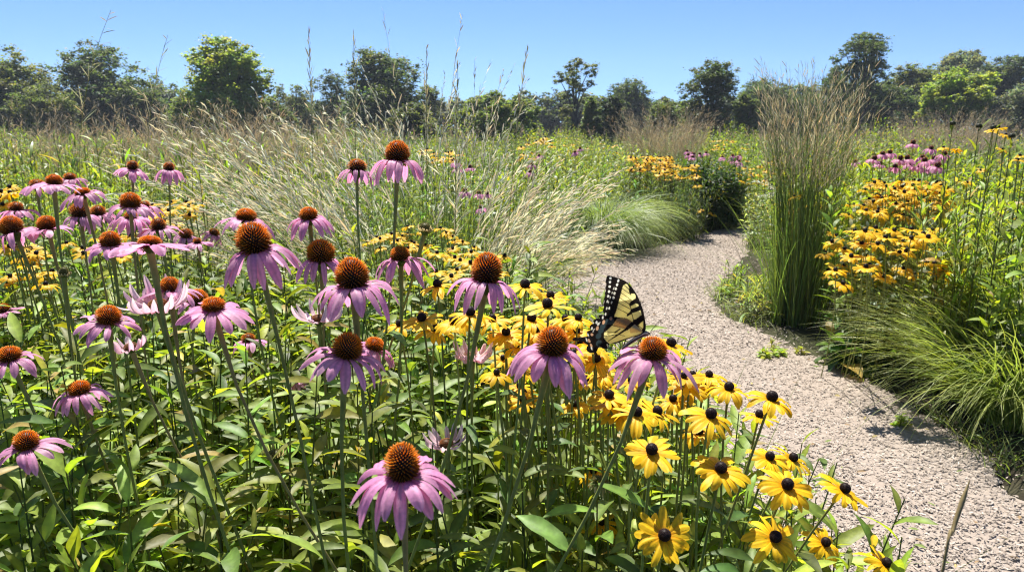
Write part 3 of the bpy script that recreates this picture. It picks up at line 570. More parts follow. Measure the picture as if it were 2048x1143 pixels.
daisy_mass('far_daisies', 'golden drifts of countless small far daisies massed beyond the tall grass and path bend', [(95, (1256, 312, 1345, 342), 17, .108), (70, (1310, 328, 1396, 358), 18, .112), (40, (1478, 322, 1545, 372), 14, .09), (14, (1425, 280, 1505, 300), 12, .11), (12, (1130, 285, 1250, 305), 11, .10), (70, (1725, 360, 1895, 412), 30, .10), (16, (838, 298, 925, 324), 20, .08), (12, (1040, 272, 1110, 320), 18, .08)])
for x, y in [(1395, 372), (1412, 382), (1420, 392), (1372, 384), (1400, 420), (1425, 428), (1330, 360), (1318, 358)]:
    daisy_patch(1, (x - 1, y - 1, x + 1, y + 1), 20, 'yellow daisy on the front of the dark bush where the path vanishes', 'yellow daisies on the dark bush', real=.118)
for x, y, W in [(1985, 262, 30), (1998, 256, 30), (2010, 270, 28), (2005, 300, 26), (2035, 320, 34), (2040, 312, 30), (1888, 296, 26), (1912, 300, 26), (1962, 340, 22), (1935, 365, 22)]:
    daisy_patch(1, (x - 1, y - 1, x + 1, y + 1), W, 'yellow daisy high on the tall leafy plants near the right edge', 'yellow daisies high at the right edge')

# ------------------------------------------------------------------ butterfly (wing outline in units measured on the photograph)
def butterfly():
    D = .098 * 1480 / 158; ku = D / F / 6.353
    bx, bz = 870., 830.
    org = at(1150 + bx / 6.353, 540 + bz / 6.353, D)
    root = empty('butterfly', org, 'yellow and black swallowtail butterfly with closed wings feeding on a coneflower', 'butterfly')
    fore = spline([(890, 800), (895, 700), (880, 600), (845, 470), (790, 340), (720, 230), (640, 150), (560, 112), (500, 95), (430, 75), (400, 82), (390, 120), (383, 160), (392, 185), (385, 215), (380, 240), (390, 262), (380, 285), (376, 312), (382, 335), (370, 360), (368, 385), (374, 405), (362, 430), (356, 450), (366, 475), (358, 505), (358, 535), (372, 560), (375, 590), (500, 640), (700, 720)], 4)
    hind = spline([(890, 800), (850, 765), (735, 665), (640, 610), (530, 598), (440, 590), (370, 580), (335, 576), (308, 588), (302, 606), (318, 622), (280, 628), (250, 640), (238, 660), (250, 688), (215, 702), (192, 725), (196, 752), (215, 770), (175, 785), (152, 808), (155, 832), (180, 850), (120, 866), (60, 878), (0, 878), (-28, 893), (0, 908), (60, 905), (110, 920), (150, 950), (175, 968), (156, 1000), (160, 1035), (195, 1058), (240, 1060), (280, 1040), (302, 990), (330, 982), (355, 1000), (395, 1008), (430, 985), (437, 945), (480, 940), (560, 920), (700, 865), (800, 830)], 4)
    BK, YE, TAN, WH, OR, BL = (.012, .009, .008), (.86, .76, .36), (.62, .38, .16), (.80, .77, .70), (.62, .36, .22), (.035, .055, .065)
    def seg(X, Y, a, b, wa, wb):
        d = np.array(b, float) - a; L = (d ** 2).sum(); t = np.clip(((X - a[0]) * d[0] + (Y - a[1]) * d[1]) / L, 0, 1)
        return np.hypot(X - a[0] - t * d[0], Y - a[1] - t * d[1]) < (wa + (wb - wa) * t)
    def paint(X, Y, which):
        C = np.zeros((*X.shape, 3)) + BK
        def poly(p, c): C[inpoly(X, Y, p)] = c
        def ell(l, c, rx, ry, rot=0.0):
            for x, y in l:
                dx, dy = X - x, Y - y; u, v = dx * math.cos(rot) + dy * math.sin(rot), -dx * math.sin(rot) + dy * math.cos(rot)
                C[(u / rx) ** 2 + (v / ry) ** 2 < 1] = c
        if which == 'f':
            poly(spline([(600, 195), (645, 178), (680, 235), (690, 292), (745, 298), (758, 352), (735, 370), (692, 408), (680, 440), (700, 490), (690, 530), (655, 556), (640, 612), (503, 600), (520, 520), (560, 350), (585, 250), (600, 195)], 4), YE)
            poly([(698, 458), (765, 420), (795, 432), (800, 455), (712, 492)], YE); poly([(718, 545), (822, 508), (840, 562), (770, 622), (742, 628)], YE)
            poly([(655, 590), (712, 556), (735, 640), (722, 668), (648, 612)], YE); poly([(862, 640), (866, 720), (842, 765), (795, 700)], YE)
            for a, b in (((590, 235), (700, 312)), ((578, 290), (705, 378)), ((560, 352), (688, 435)), ((542, 415), (692, 492)), ((522, 482), (664, 552)), ((610, 190), (672, 240))): C[seg(X, Y, a, b, 3.2, 4.5)] = BK
            C[seg(X, Y, (672, 235), (690, 300), 6, 9)] = BK; C[seg(X, Y, (800, 700), (870, 760), 4, 3)] = BK
            ell([(437, 107), (432, 155), (429, 212), (424, 275), (414, 335)], WH, 14, 17, .2); ell([(404, 400), (397, 490), (385, 562)], WH, 9, 19, .2)
            ell([(537, 137), (523, 187), (508, 240), (493, 297), (479, 355)], WH, 13, 19, .25); ell([(457, 415), (430, 485)], WH, 9, 18, .25)
            ell([(463, 292), (440, 350), (418, 412), (482, 235)], WH, 5, 17, .3)
        else:
            poly(spline([(392, 785), (470, 705), (538, 622), (620, 612), (735, 672), (846, 762), (843, 790), (800, 818), (640, 872), (480, 935), (430, 930), (372, 868), (372, 805), (392, 785)], 4), YE)
            poly([(530, 612), (640, 615), (725, 660), (690, 722), (640, 742), (478, 712)], TAN); poly([(690, 730), (790, 740), (835, 780), (700, 800)], (.62, .46, .22))
            C[seg(X, Y, (800, 610), (655, 745), 30, 20)] = BK; C[seg(X, Y, (655, 745), (425, 905), 15, 4)] = BK
            for a, b, w_ in (((370, 790), (545, 792), 4), ((360, 842), (535, 822), 5), ((470, 702), (640, 742), 4), ((508, 792), (572, 745), 9), ((520, 655), (700, 720), 3), ((480, 935), (800, 822), 7), ((545, 815), (640, 840), 3)): C[seg(X, Y, a, b, w_, w_ * .7)] = BK
            ell([(330, 770), (350, 720), (410, 660), (300, 840), (305, 930), (460, 655)], BL, 32, 42, .6)
            ell([(452, 615)], OR, 18, 24); ell([(361, 665), (283, 743)], OR, 17, 30, .3); ell([(216, 825), (325, 990)], OR, 18, 17); ell([(182, 903), (210, 965)], OR, 14, 26, -.4)
            ell([(272, 668), (350, 605), (215, 748), (292, 690)], WH, 11, 21, .2); ell([(168, 833), (416, 962), (150, 893), (215, 1000)], WH, 8, 24, -.3)
            C[seg(X, Y, (300, 700), (318, 660), 4, 4)] = WH; C[seg(X, Y, (228, 790), (246, 750), 4, 4)] = WH
        return C
    for side in (1, -1):
        for nm, out, key in (('forewing', fore, 'f'), ('hindwing', hind, 'h')):
            st = 5.0; x0, y0 = out.min(0) - st; x1, y1 = out.max(0) + st
            gx, gy = np.meshgrid(np.arange(x0, x1, st), np.arange(y0, y1, st), indexing='ij'); C = paint(gx, gy, key); h, w_ = gx.shape
            off = (.0005 if key == 'f' else -.0003) * -side
            dist = np.hypot(gx - bx, gy - bz) * ku
            yy = (.0012 + dist * .05) * -side * -1 + off + .0006 * np.sin(dist * 260) * side                         # wings open by a few degrees, gently wavy
            V = np.stack([(gx - bx) * ku, yy, -(gy - bz) * ku], -1).reshape(-1, 3)
            ins = inpoly(gx + st / 2, gy + st / 2, out)[:-1, :-1]; i, j = np.nonzero(ins); a = i * w_ + j
            Fq = np.stack([a, a + 1, a + w_ + 1, a + w_], 1); us = np.unique(Fq); re = np.zeros(h * w_, int); re[us] = np.arange(len(us))
            mb = MB(); mb.add(V[us], re[Fq], C.reshape(1, -1, 3)[:, us]); mb.build(nm, M_WING, root)
    L = lambda pts, y=0.: np.array([((x - bx) * ku, y, -(z - bz) * ku) for x, z in pts])
    mb = MB(); bp = spline([(600, 1012), (625, 985), (690, 930), (760, 880), (830, 838), (880, 812), (915, 800), (938, 797), (958, 806)], 4); n = len(bp)
    r = np.interp(np.linspace(0, 1, n), [0, .06, .3, .55, .72, .84, .88, .94, 1], [4, 15, 27, 27, 36, 28, 18, 24, 8]) * ku
    stripe = np.where((np.arange(14) % 4 < 2)[None, :, None], np.array([.55, .48, .30]), np.array([.03, .026, .022])); stripe = np.broadcast_to(stripe, (n, 14, 3)).reshape(1, n * 14, 3)
    tubes(mb, L(bp), r, np.array([.1, .1, .1]), 14); mb.C[-1] = stripe[0].astype(np.float32); mb.build('body', M_STEM, root)
    for s in (-1, 1):
        y = s * .0035
        for pts in ([(860, 835), (835, 885), (812, 915), (800, 985)], [(885, 822), (890, 870), (930, 900), (920, 935)], [(905, 815), (930, 850), (960, 870), (975, 905)]):
            mb = MB(); P = L(pts); P[:, 1] = np.linspace(.001 * s, y, 4); tubes(mb, P, 3.2 * ku, (.015, .012, .01), 5); mb.build('leg', M_STEM, root)
        mb = MB(); P = L(spline([(948, 792), (985, 740), (1030, 690), (1066, 650), (1078, 638)], 3)); P[:, 1] = np.linspace(0, s * .008, len(P)); tubes(mb, P, np.interp(np.linspace(0, 1, len(P)), [0, .8, .92, 1], [2.6, 2.6, 8, 5]) * ku, (.015, .012, .01), 5); mb.build('antenna', M_STEM, root)
        mb = MB(); a = np.linspace(0, PI, 7); P = np.stack([(940 - bx) * ku + 9 * ku * np.cos(a), np.full(7, s * .0011), -(795 - bz) * ku + 0 * a], 1); tubes(mb, P, np.sin(a) * 11 * ku + .0001, (.02, .015, .012), 8); mb.build('eye', M_CONE, root)
    mb = MB(); tubes(mb, L(spline([(955, 812), (965, 850), (955, 885), (945, 925)], 3)), 2.4 * ku, (.02, .015, .012), 5); mb.build('proboscis', M_STEM, root)
    root.rotation_euler = (-math.radians(10), 0, math.radians(-4))
butterfly()

# ------------------------------------------------------------------ grasses
def clump(name, label, cat, base, n, H, spread, lean, c, blade=(200, .5, .004), seed=None, az=None, stemw=.0016, e=(1.2, .5), ac=None, ev=.15, group=None, nb=14, frac=.62, bl=.045, bw=.0016, ang=(.2, .5), sc=(.42, .36, .24), droop=.15, be=(1.3, -.2), tipc=None, cv=.25):
    root = empty(name, (*base, 0), label, cat, group)
    nbld, bl_len, bl_w = blade
    if nbld:
        m = MB(); rr = spread * np.sqrt(U(0, 1, nbld)); a = U(0, 2 * PI, nbld); b = np.stack([rr * np.cos(a), rr * np.sin(a), 0 * a], 1)
        aa = a + R.normal(0, .6, nbld) if az is None else R.normal(az[0], az[1], nbld)
        blades(m, b, aa, be[0] + R.normal(0, .18, nbld), be[1] + R.normal(0, .35, nbld), bl_len * U(.6, 1.2, nbld), bl_w * U(.6, 1.2, nbld), tint(nbld, c, cv), 7, tipc); m.build('blades', M_GRASS, root)
    if n:
        rr = spread * .8 * np.sqrt(U(0, 1, n)); a = U(0, 2 * PI, n); b = np.stack([rr * np.cos(a), rr * np.sin(a), 0 * a], 1)
        aa = a + R.normal(0, .5, n) if az is None else R.normal(az[0], az[1], n)
        P, T, sd = arc(b, aa, e[0] + R.normal(0, ev * .6, n), e[1] + R.normal(0, ev * 1.6, n), H * U(.7, 1.1, n), 10, 1.6)
        m = MB(); sc_ = tint(n, ac or c, .2); tubes(m, P, stemw * np.linspace(1, .35, 10)[None] * U(.7, 1.2, n)[:, None], sc_, 3); m.build('stems', M_GRASS, root)
        if seed:
            m = MB(); panicles(m, P, T, frac, nb, bl, bw, sc, ang, .25, droop); m.build('seed_heads', M_SEED, root)
    return root
TAN, GRN = (.68, .61, .44), (.18, .25, .06)
# the big arching grass left of the path: several clumps leaning to both sides
for k, (x, Y, lab, azm, n, H, ee) in enumerate([
    (-.45, 3.0, 'large arching grass whose pale plumes sweep up to the left behind the highest coneflower', (2.75, .40), 125, 1.55, (1.15, .45)),
    (-.85, 3.4, 'arching grass with drooping tan plumes farthest left, over the left coneflowers', (2.8, .5), 70, 1.45, (1.15, .30)),
    (-.35, 3.5, 'arching grass with plumes fanning upright in the middle behind the highest coneflower', (1.7, .9), 55, 1.6, (1.35, .85)),
    (-.28, 3.3, 'arching grass with pale plumes leaning right toward the path bend', (.30, .42), 90, 1.25, (1.22, .62)),
    (-.05, 5.1, 'low arching grass spilling right over the path edge', (.05, .45), 60, .85, (.8, .0))]):
    clump('arching_grass', lab, 'grass', (x, Y), n, H, .22, .3, GRN, (260, .75, .0035), True, azm, .0017, ee, (.18, .25, .07), .2, 'arching grasses left of the path', 20, .66, .085, .0025, (.12, .40), TAN, .14, (1.2, .1))
for x, y, D, lab in [(220, 640, 3.2, 'tall thin stalk with sparse open seed branches against the sky at the far left'), (330, 640, 3.6, 'thin leaning stalk with open seed branches right of the far left one'), (625, 560, 2.9, 'slender upright seed stalk reaching the sky left of the dark tree'), (710, 560, 3.0, 'slender seed stalk in front of the dark round tree'), (850, 560, 3.0, 'feathery seed stalk rising right of the dark round tree'), (905, 540, 3.0, 'feathery seed stalk bending over the low pale shrubs'), (1000, 560, 2.9, 'tallest curved seed stalk bending right against the open sky')]:
    top = {220: (222, 20), 330: (336, 70), 625: (617, 60), 710: (707, 72), 850: (853, 98), 905: (915, 128), 1000: (1055, 92)}[x]
    b = ground(x, y) if y > 600 else at(x, y, D) * np.array([1, 1, 0]); tp = at(*top, D); root = empty('seed_stalk', b, lab, 'grass stalk', 'seed stalks against the sky')
    t = np.linspace(0, 1, 14)[:, None]; md = np.array([b[0] + (tp[0] - b[0]) * .15, (b[1] + tp[1]) / 2, tp[2] * .62]); P = (1 - t) ** 2 * b + 2 * t * (1 - t) * md + t * t * tp - b; T = np.gradient(P, axis=0); T /= np.linalg.norm(T, axis=1, keepdims=True)
    m = MB(); tubes(m, P, .0019 * np.linspace(1, .4, 14), (.24, .24, .11), 4); m.build('stalk', M_GRASS, root)
    m = MB(); o_ = x in (220, 330); panicles(m, P[None], T[None], .66 if o_ else .72, 22 if o_ else 26, .13 if o_ else .075, .0023, (.36, .33, .2), (.5, .8) if o_ else (.15, .4), .2, 0); m.build('seed_heads', M_SEED, root)
# tall reddish upright grass right of the path
g = ground(1600, 655)
clump('tall_grass', 'tall upright grass clump with reddish seed heads right of the path', 'grass', (g[0] + .02, g[1] + .15), 330, 1.5, .17, .1, (.14, .21, .055), (420, .9, .0035), True, None, .0020, (1.53, 1.31), (.15, .21, .06), .07, None, 8, .78, .10, .0018, (.2, .55), (.44, .38, .25), 0, (1.5, 1.1))
for dx, dy, hh, lab in [(-.17, .1, 1.62, 'seed stalk topping the tall reddish grass on its left side'), (.33, .2, 1.65, 'seed stalk topping the tall reddish grass on its right side')]:
    pass
g = ground(2010, 890)
clump('fountain_grass', 'bright green fountain grass spilling over the path at the lower right', 'grass', (g[0] + .24, g[1] + .28), 0, .5, .2, .3, (.22, .29, .055), (1500, .78, .0032), None, None, be=(1.25, -.35), tipc=(.30, .34, .12))
g = ground(2080, 800)
clump('fountain_grass', 'upright bright grass at the right edge behind the spilling fountain grass', 'grass', (g[0] + .1, g[1] + .2), 0, .5, .22, .3, (.23, .31, .06), (800, .9, .0035), None, None, be=(1.4, .55), tipc=(.30, .34, .12))
g = ground(1222, 508)
clump('fountain_grass', 'fine green mound of grass at the left side of the path bend', 'grass', (g[0] - .06, g[1] + .3), 0, .5, .15, .3, (.13, .19, .05), (2200, 1.0, .0032), None, None, be=(1.48, -1.0), tipc=(.38, .44, .22))
for px, Y, w_, n, lab in [(1320, 13.5, .65, 260, 'hazy tan grass clump in the meadow behind the far yellow bank'), (1880, 16, 1.1, 300, 'broad hazy tan grass stand below the bright green tree'), (300, 8.5, .8, 120, 'brown misty grass stand behind the left plumes'), (60, 8.0, .7, 110, 'brown misty grass stand at the far left under the trees'), (560, 9, .8, 160, 'pale tan grass stand behind the arching plumes'), (440, 7.5, .6, 90, 'tan grass stand left of the yellow-green tree foot')]:
    x = (px - 1024) / F * Y
    clump('meadow_grass_clump', lab, 'grass', (x, Y), n, 1.45 if Y < 10 else 1.5, w_, .2, (.15, .19, .06), (260, .8, .006), True, None, .0022, (1.45, 1.0), (.24, .22, .11), .15, 'tan meadow grass stands', 22, .55, .16, .0022, (.25, .7), (.38, .31, .21), .05, (1.4, .6))
b = at(1868, 1190, .62) * np.array([1, 1, 0]); root = empty('dry_stalk', (.36, .60, 0), 'single dry brown grass stalk at the lower right corner over the path', 'grass stalk')
p0, p1, p2 = at(1882, 1160, .62), at(1905, 1062, .63), at(1940, 958, .64); p_1 = np.array([p0[0] - .04, p0[1] - .02, 0])
P = spline([p_1, (p_1 + p0) / 2, p0, p1, p2], 5) - np.array([.36, .6, 0]); m = MB(); tubes(m, P, np.interp(np.linspace(0, 1, len(P)), [0, .6, .78, .9, 1], [.0012, .0012, .0018, .0022, .0004]), (.20, .15, .06), 6); m.build('stalk', M_STEM, root)
for (x0, y0, x1, y1, lab) in [(1455, 470, 1492, 560, 'thin dark stalk bending over the far path from the right'), (1180, 515, 1245, 548, 'thin dark stalk lying over the path edge at the bend')]:
    a, c = at(x0, y0, 5.2), ground(x1, y1) + np.array([0, 0, .02]); root = empty('grass_stalk', c, lab, 'grass stalk'); m = MB(); t = np.linspace(0, 1, 6)[:, None]; P = c + (a - c) * t + np.array([0, 0, .05]) * np.sin(t * 3); tubes(m, P - c, .002 * np.linspace(1, .4, 6), (.08, .08, .04), 4); m.build('stalk', M_STEM, root)

# ------------------------------------------------------------------ leafy beds
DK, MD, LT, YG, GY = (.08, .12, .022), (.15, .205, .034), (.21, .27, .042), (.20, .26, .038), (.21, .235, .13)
LEFT = np.vstack([Ls[:, :2], [(3, 40), (-40, 40), (-40, -2), (.78, -2)]])
def scatter(n, x0, x1, y0, y1, keep, pw=1.0):
    x, y = U(x0, x1, n), y0 + (y1 - y0) * U(0, 1, n) ** pw; k = keep(x, y) & (np.abs(x) < .78 * y + .7); return x[k], y[k]
def edge_ok(x, y, d=.10):
    return ~(onpath(x, y) | onpath(x + d, y) | onpath(x - d, y) | onpath(x, y + d * .7) | onpath(x, y - d * .7))
def edgef(x, y, d=.45):
    f = np.ones(len(x))
    for k, v in ((2.2, .85), (1.3, .6), (.6, .38)):
        for a in range(8): f = np.where(onpath(x + d * k * math.cos(a * PI / 4), y + d * k * math.sin(a * PI / 4)), np.minimum(f, v), f)
    return f
def left(x, y): return edge_ok(x, y) & inpoly(x, y, LEFT)
GT = ground(1600, 655)
def right(x, y): return edge_ok(x, y) & ~inpoly(x, y, LEFT) & ~((np.abs(x * GT[1] / y - GT[0] + .04) < .27) & (y > 2.6) & (y < GT[1] + .3)) & ~((np.abs(x / y * F + 1024 - 1500) < 52) & (y > 4.4) & (y < 8))
m = MB()
x, y = scatter(1200, -2.4, .8, .62, 3.0, left); near = y < 1.25
H = np.where(y < 1.0, U(.40, .66, len(x)), U(.52, .84, len(x))); H = np.minimum(H, np.where(y < .8, .52, 1)) * np.where(x > .15, .82, 1) * edgef(x, y, .12)
leafy(m, x, y, H, 22, .125, .0155, MD, (-.1, .65), -.8, .12, .10, S=7, cv=.28)
x, y = scatter(480, -2.2, .7, .7, 2.8, left); leafy(m, x, y, U(.34, .66, len(x)) * edgef(x, y, .14), 14, .11, .013, LT, (.1, 1.0), -.9, .2, .15, S=6, cv=.25)
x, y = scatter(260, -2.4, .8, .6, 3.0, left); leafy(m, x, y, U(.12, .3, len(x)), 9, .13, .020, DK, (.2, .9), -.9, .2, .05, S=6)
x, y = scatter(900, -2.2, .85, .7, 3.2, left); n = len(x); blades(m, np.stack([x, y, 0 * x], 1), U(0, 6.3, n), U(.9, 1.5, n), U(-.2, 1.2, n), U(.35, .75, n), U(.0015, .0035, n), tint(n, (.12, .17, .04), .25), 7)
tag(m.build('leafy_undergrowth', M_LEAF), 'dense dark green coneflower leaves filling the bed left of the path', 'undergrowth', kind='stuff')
m = MB()                                                                # thin leafy stems under the front daisies
x, y = scatter(620, -.1, .75, .75, 3.8, lambda a, b: inpoly(a, b, LEFT) & edge_ok(a, b, .03) & (a > .02 + .05 * b)); leafy(m, x, y, U(.34, .62, len(x)) * edgef(x, y, .05), 13, .10, .012, LT, (0, 1.0), -.7, .2, .1, S=6)
tag(m.build('daisy_foliage', M_LEAF), 'narrow green leaves under the yellow daisies along the path', 'undergrowth', kind='stuff')
m = MB()                                                                # fine leaves and grass behind the coneflowers
x, y = scatter(1500, -5.5, 1.2, 2.8, 9.0, left); leafy(m, x, y, (U(.35, .75, len(x)) + np.clip((-x - 1.2) * .12, 0, .4)) * edgef(x, y), 18, .12, .008, LT, (.2, 1.1), -.8, .15, .1, S=5, K=2, cv=.25)
x, y = scatter(5200, -6, 1.2, 2.2, 8.0, left); n = len(x); blades(m, np.stack([x, y, 0 * x], 1), U(0, 6.3, n), U(1.0, 1.5, n), U(.1, 1.2, n), (U(.5, .95, n) + np.clip((-x - 1.5) * .10, 0, .35)) * edgef(x, y), U(.002, .0045, n), tint(n, (.15, .20, .05), .28), 7)
x, y = scatter(260, -6, -1.2, 3.0, 6.5, left); leafy(m, x, y, U(.9, 1.2, len(x)), 16, .15, .008, LT, (.4, 1.2), -.9, .06, .2, S=6, K=2, cv=.25)
tag(m.build('meadow_foliage', M_GRASS), 'tall mixed green grass and leaves behind the coneflower bed', 'meadow', kind='stuff')
m = MB()                                                                # right-hand bank
x, y = scatter(900, 1.0, 7.5, 2.6, 8.5, right); far = np.clip((x - 1.3) * .22, 0, .42)
leafy(m, x, y, U(.36, .60, len(x)) + far, 17, .10, .013, MD, (.1, 1.0), -.8, .15, .1, S=5, K=3, cv=.28)
x, y = scatter(700, 1.55, 6.5, 2.9, 7.5, right); leafy(m, x, y, U(.5, .98, len(x)), 30, .125, .017, YG, (.3, 1.1), -.7, .1, .2, S=5, K=2, cv=.22)
x, y = scatter(440, 1.5, 6, 2.9, 6, right); leafy(m, x, y, U(.45, .85, len(x)), 22, .08, .014, GY, (.1, .9), -.7, .12, .3, S=5, K=2, cv=.22)
x, y = scatter(1500, .9, 6, 2.6, 8.5, right); n = len(x); blades(m, np.stack([x, y, 0 * x], 1), U(0, 6.3, n), U(1.0, 1.5, n), U(0, 1.1, n), U(.35, .8, n), U(.0018, .004, n), tint(n, (.14, .2, .05), .25), 6)
tag(m.build('leafy_bank', M_LEAF), 'mixed green leafy plants filling the bank right of the path', 'undergrowth', kind='stuff')
m = MB()
for E_, sg in ((Ls, -1), (Rs_, 1)):
    i = R.integers(0, len(E_), 2600); j = i; b = E_[i] + R.normal(0, .05, (len(i), 2)) + np.array([sg * .05, 0]); k = (b[:, 1] > 1.6); b = b[k]; n = len(b)
    k2 = np.sin(b[:, 1] * 7 + sg) + np.sin(b[:, 1] * 2.7) + R.normal(0, .5, n) > .2; b = b[k2]; n = len(b)
    blades(m, np.concatenate([b, np.zeros((n, 1))], 1), U(0, 6.3, n), U(.5, 1.4, n), U(-.5, .6, n), U(.04, .20, n), U(.0012, .003, n), tint(n, (.15, .19, .05), .35), 5)
tag(m.build('edge_grass', M_GRASS), 'short grass and weeds fringing both edges of the wood-chip path', 'grass', kind='stuff')
m = MB()
for px, Y, w_, h_, c_, n_p, LLw in [(1010, 7.5, .5, .75, LT, 60, .012), (1090, 9.0, .6, .85, YG, 70, .012), (1180, 9.5, .5, .8, LT, 60, .010), (900, 8.5, .6, .85, YG, 60, .012), (1240, 12, .8, .95, YG, 80, .014), (1480, 12, .7, 1.0, YG, 80, .014), (1130, 14, .9, 1.0, LT, 80, .016), (980, 15, 1, 1.0, MD, 80, .016), (640, 7, .6, .95, LT, 70, .012), (100, 5.5, .7, 1.05, YG, 90, .010), (250, 6.5, .7, 1.05, LT, 80, .010), (1560, 9.5, .6, .9, YG, 70, .012), (1700, 8, .6, .95, LT, 70, .012)] + [(U(-40, 2090), U(11, 30), U(.5, 1.3), U(.85, 1.4), [LT, MD, MD, GY][int(R.integers(4))], 70, U(.014, .022)) for _ in range(46)]:
    if onpath(np.array([(px - 1024) / F * Y]), np.array([Y]))[0]: continue
    rr = w_ * np.sqrt(U(0, 1, n_p)); a = U(0, 6.3, n_p); x0 = (px - 1024) / F * Y
    leafy(m, x0 + rr * np.cos(a), Y + rr * np.sin(a), h_ * U(.8, 1.05, n_p) * (1 - .45 * (rr / w_) ** 2), 24, .11, LLw, c_, (.1, 1.0), -.7, .12, .15, S=4, K=2)
tag(m.build('meadow_perennials', M_LEAF), 'rounded light green leafy perennials rising in the middle meadow', 'plants', kind='stuff')
# individual plants that stand out
def plant(name, label, px, py, n, spread, H, nl, LL, LW, c, cat='plant', off=(0, 0), Y=None, group=None, **kw):
    b = ground(px, py) if Y is None else np.array([(px - 1024) / F * Y, Y, 0]); b = b + np.array([*off, 0]); root = empty(name, b, label, cat, group); m = MB()
    rr = spread * np.sqrt(U(0, 1, n)); a = U(0, 2 * PI, n); leafy(m, rr * np.cos(a), rr * np.sin(a), U(H[0], H[1], n), nl, LL, LW, c, **kw); m.build('foliage', M_LEAF, root); return root
plant('leafy_shoot', 'pale yellow-green leafy shoots at the bottom left corner', 215, 1143, 12, .10, (.56, .69), 16, .085, .011, (.26, .33, .05), Y=1.0, e0=(.2, 1.1), de=-.3, S=7)
plant('leafy_shoot', 'light green leafy shoots rising at the left edge below the lowest coneflower', 20, 1100, 8, .09, (.5, .66), 14, .09, .010, (.18, .25, .045), Y=1.05, e0=(.2, 1.1), de=-.4, S=7)
plant('broad_leaf_plant', 'low broad-leaved dark green plant at the right path edge under the bank', 1700, 745, 16, .13, (.10, .24), 8, .15, .038, (.055, .115, .02), off=(.06, .12), e0=(.0, .8), de=-.8, S=8)
plant('low_weed', 'small green weeds on the wood chips left of the broad-leaved plant', 1565, 712, 14, .13, (.02, .06), 8, .05, .010, LT, e0=(.1, .8), S=5)
plant('low_weed', 'tiny weed seedling on the path below the fountain grass', 1805, 855, 3, .03, (.02, .05), 7, .05, .014, LT, e0=(.1, .8), S=5)
plant('edge_tuft', 'light yellow-green tuft at the right path edge before the tall grass', 1450, 600, 22, .16, (.10, .24), 12, .09, .006, (.19, .27, .05), off=(.14, .1), e0=(.3, 1.2), S=5)
plant('edge_tuft', 'pale striped leaves at the foot of the tall reddish grass', 1520, 640, 26, .17, (.10, .25), 10, .16, .006, (.22, .26, .10), off=(.06, .1), e0=(.4, 1.2), S=6)
plant('dark_bush', 'dark leafy bush with yellow daisies where the path vanishes', 1432, 462, 190, .42, (.5, .84), 30, .11, .016, (.035, .07, .016), 'bush', off=(0, .4), e0=(.0, 1.0), S=5)
wf = plant('white_flowered_plant', 'pale plant with whitish flower heads at the far right path edge', 1500, 500, 60, .26, (.3, .60), 16, .07, .012, (.26, .31, .19), off=(.25, .25), e0=(.2, 1.0), S=5)
m = MB(); n = 420; a = U(0, 6.3, n); rr = .27 * np.sqrt(U(0, 1, n)); hc = U(.50, .66, 14); hk = R.integers(0, 14, n); ha = U(0, 6.3, 14); hr = .24 * np.sqrt(U(0, 1, 14))
leaves(m, np.stack([hr[hk] * np.cos(ha[hk]) + R.normal(0, .03, n), hr[hk] * np.sin(ha[hk]) + R.normal(0, .03, n), hc[hk] + R.normal(0, .008, n)], 1), a, U(0, 1, n), U(-.3, .5, n), U(.012, .022, n), U(.004, .007, n), tint(n, (.66, .66, .56), .12), 3, 2, .2); m.build('blossoms', M_SEED, wf)
plant('feathery_mound', 'grey-green feathery mound between the grass mound and dark bush', 1352, 488, 150, .34, (.4, .72), 30, .075, .0045, (.10, .15, .065), off=(.05, .42), e0=(.3, 1.2), de=-.3, S=4, K=2)
plant('daisy_foliage_mound', 'leafy green mound carrying the far golden daisies left of the dark bush', 1316, 470, 150, .55, (.5, .80), 22, .10, .010, (.13, .19, .04), Y=9.6, S=4, K=2)
plant('leafy_bush', 'low dark green leaves between the arching grass and the grass mound', 1160, 515, 60, .22, (.2, .42), 16, .08, .012, (.06, .11, .02), 'bush', off=(0, .25), S=5)
plant('feathery_plant', 'bright yellow-green feathery plant at the right edge', 1965, 470, 26, .20, (.8, .98), 34, .11, .006, (.24, .33, .05), Y=3.4, e0=(.3, 1.1), de=-.4, S=5, K=2)
for px, top, Y, lab in [(1885, 250, 3.3, 'leftmost'), (1937, 255, 3.3, 'second'), (1966, 258, 3.2, 'third'), (2004, 275, 3.0, 'darkest'), (2036, 262, 3.3, 'rightmost')]:
    h = float(at(px, top, Y)[2]); x = (px - 1024) / F * Y; root = empty('budded_stalk', (x, Y, 0), f'{lab} tall dark budded stalk among the leaves near the right edge', 'plant', 'tall budded stalks at the right edge'); m = MB()
    leafy(m, np.zeros(1), np.zeros(1), np.array([h]), 16, .10, .012, MD, (.2, 1.1), -.5, 0.0, .3, stemr=.0032, stemc=(.10, .12, .04), S=5); m.build('stem', M_LEAF, root)
    mb = cone_mb(.014, .018, 60, (.03, .035, .015), (.08, .09, .04), (.30, .30, .16), spike=.3); o = mb.build('bud', M_CONE, root); o.location = (0, 0, h)
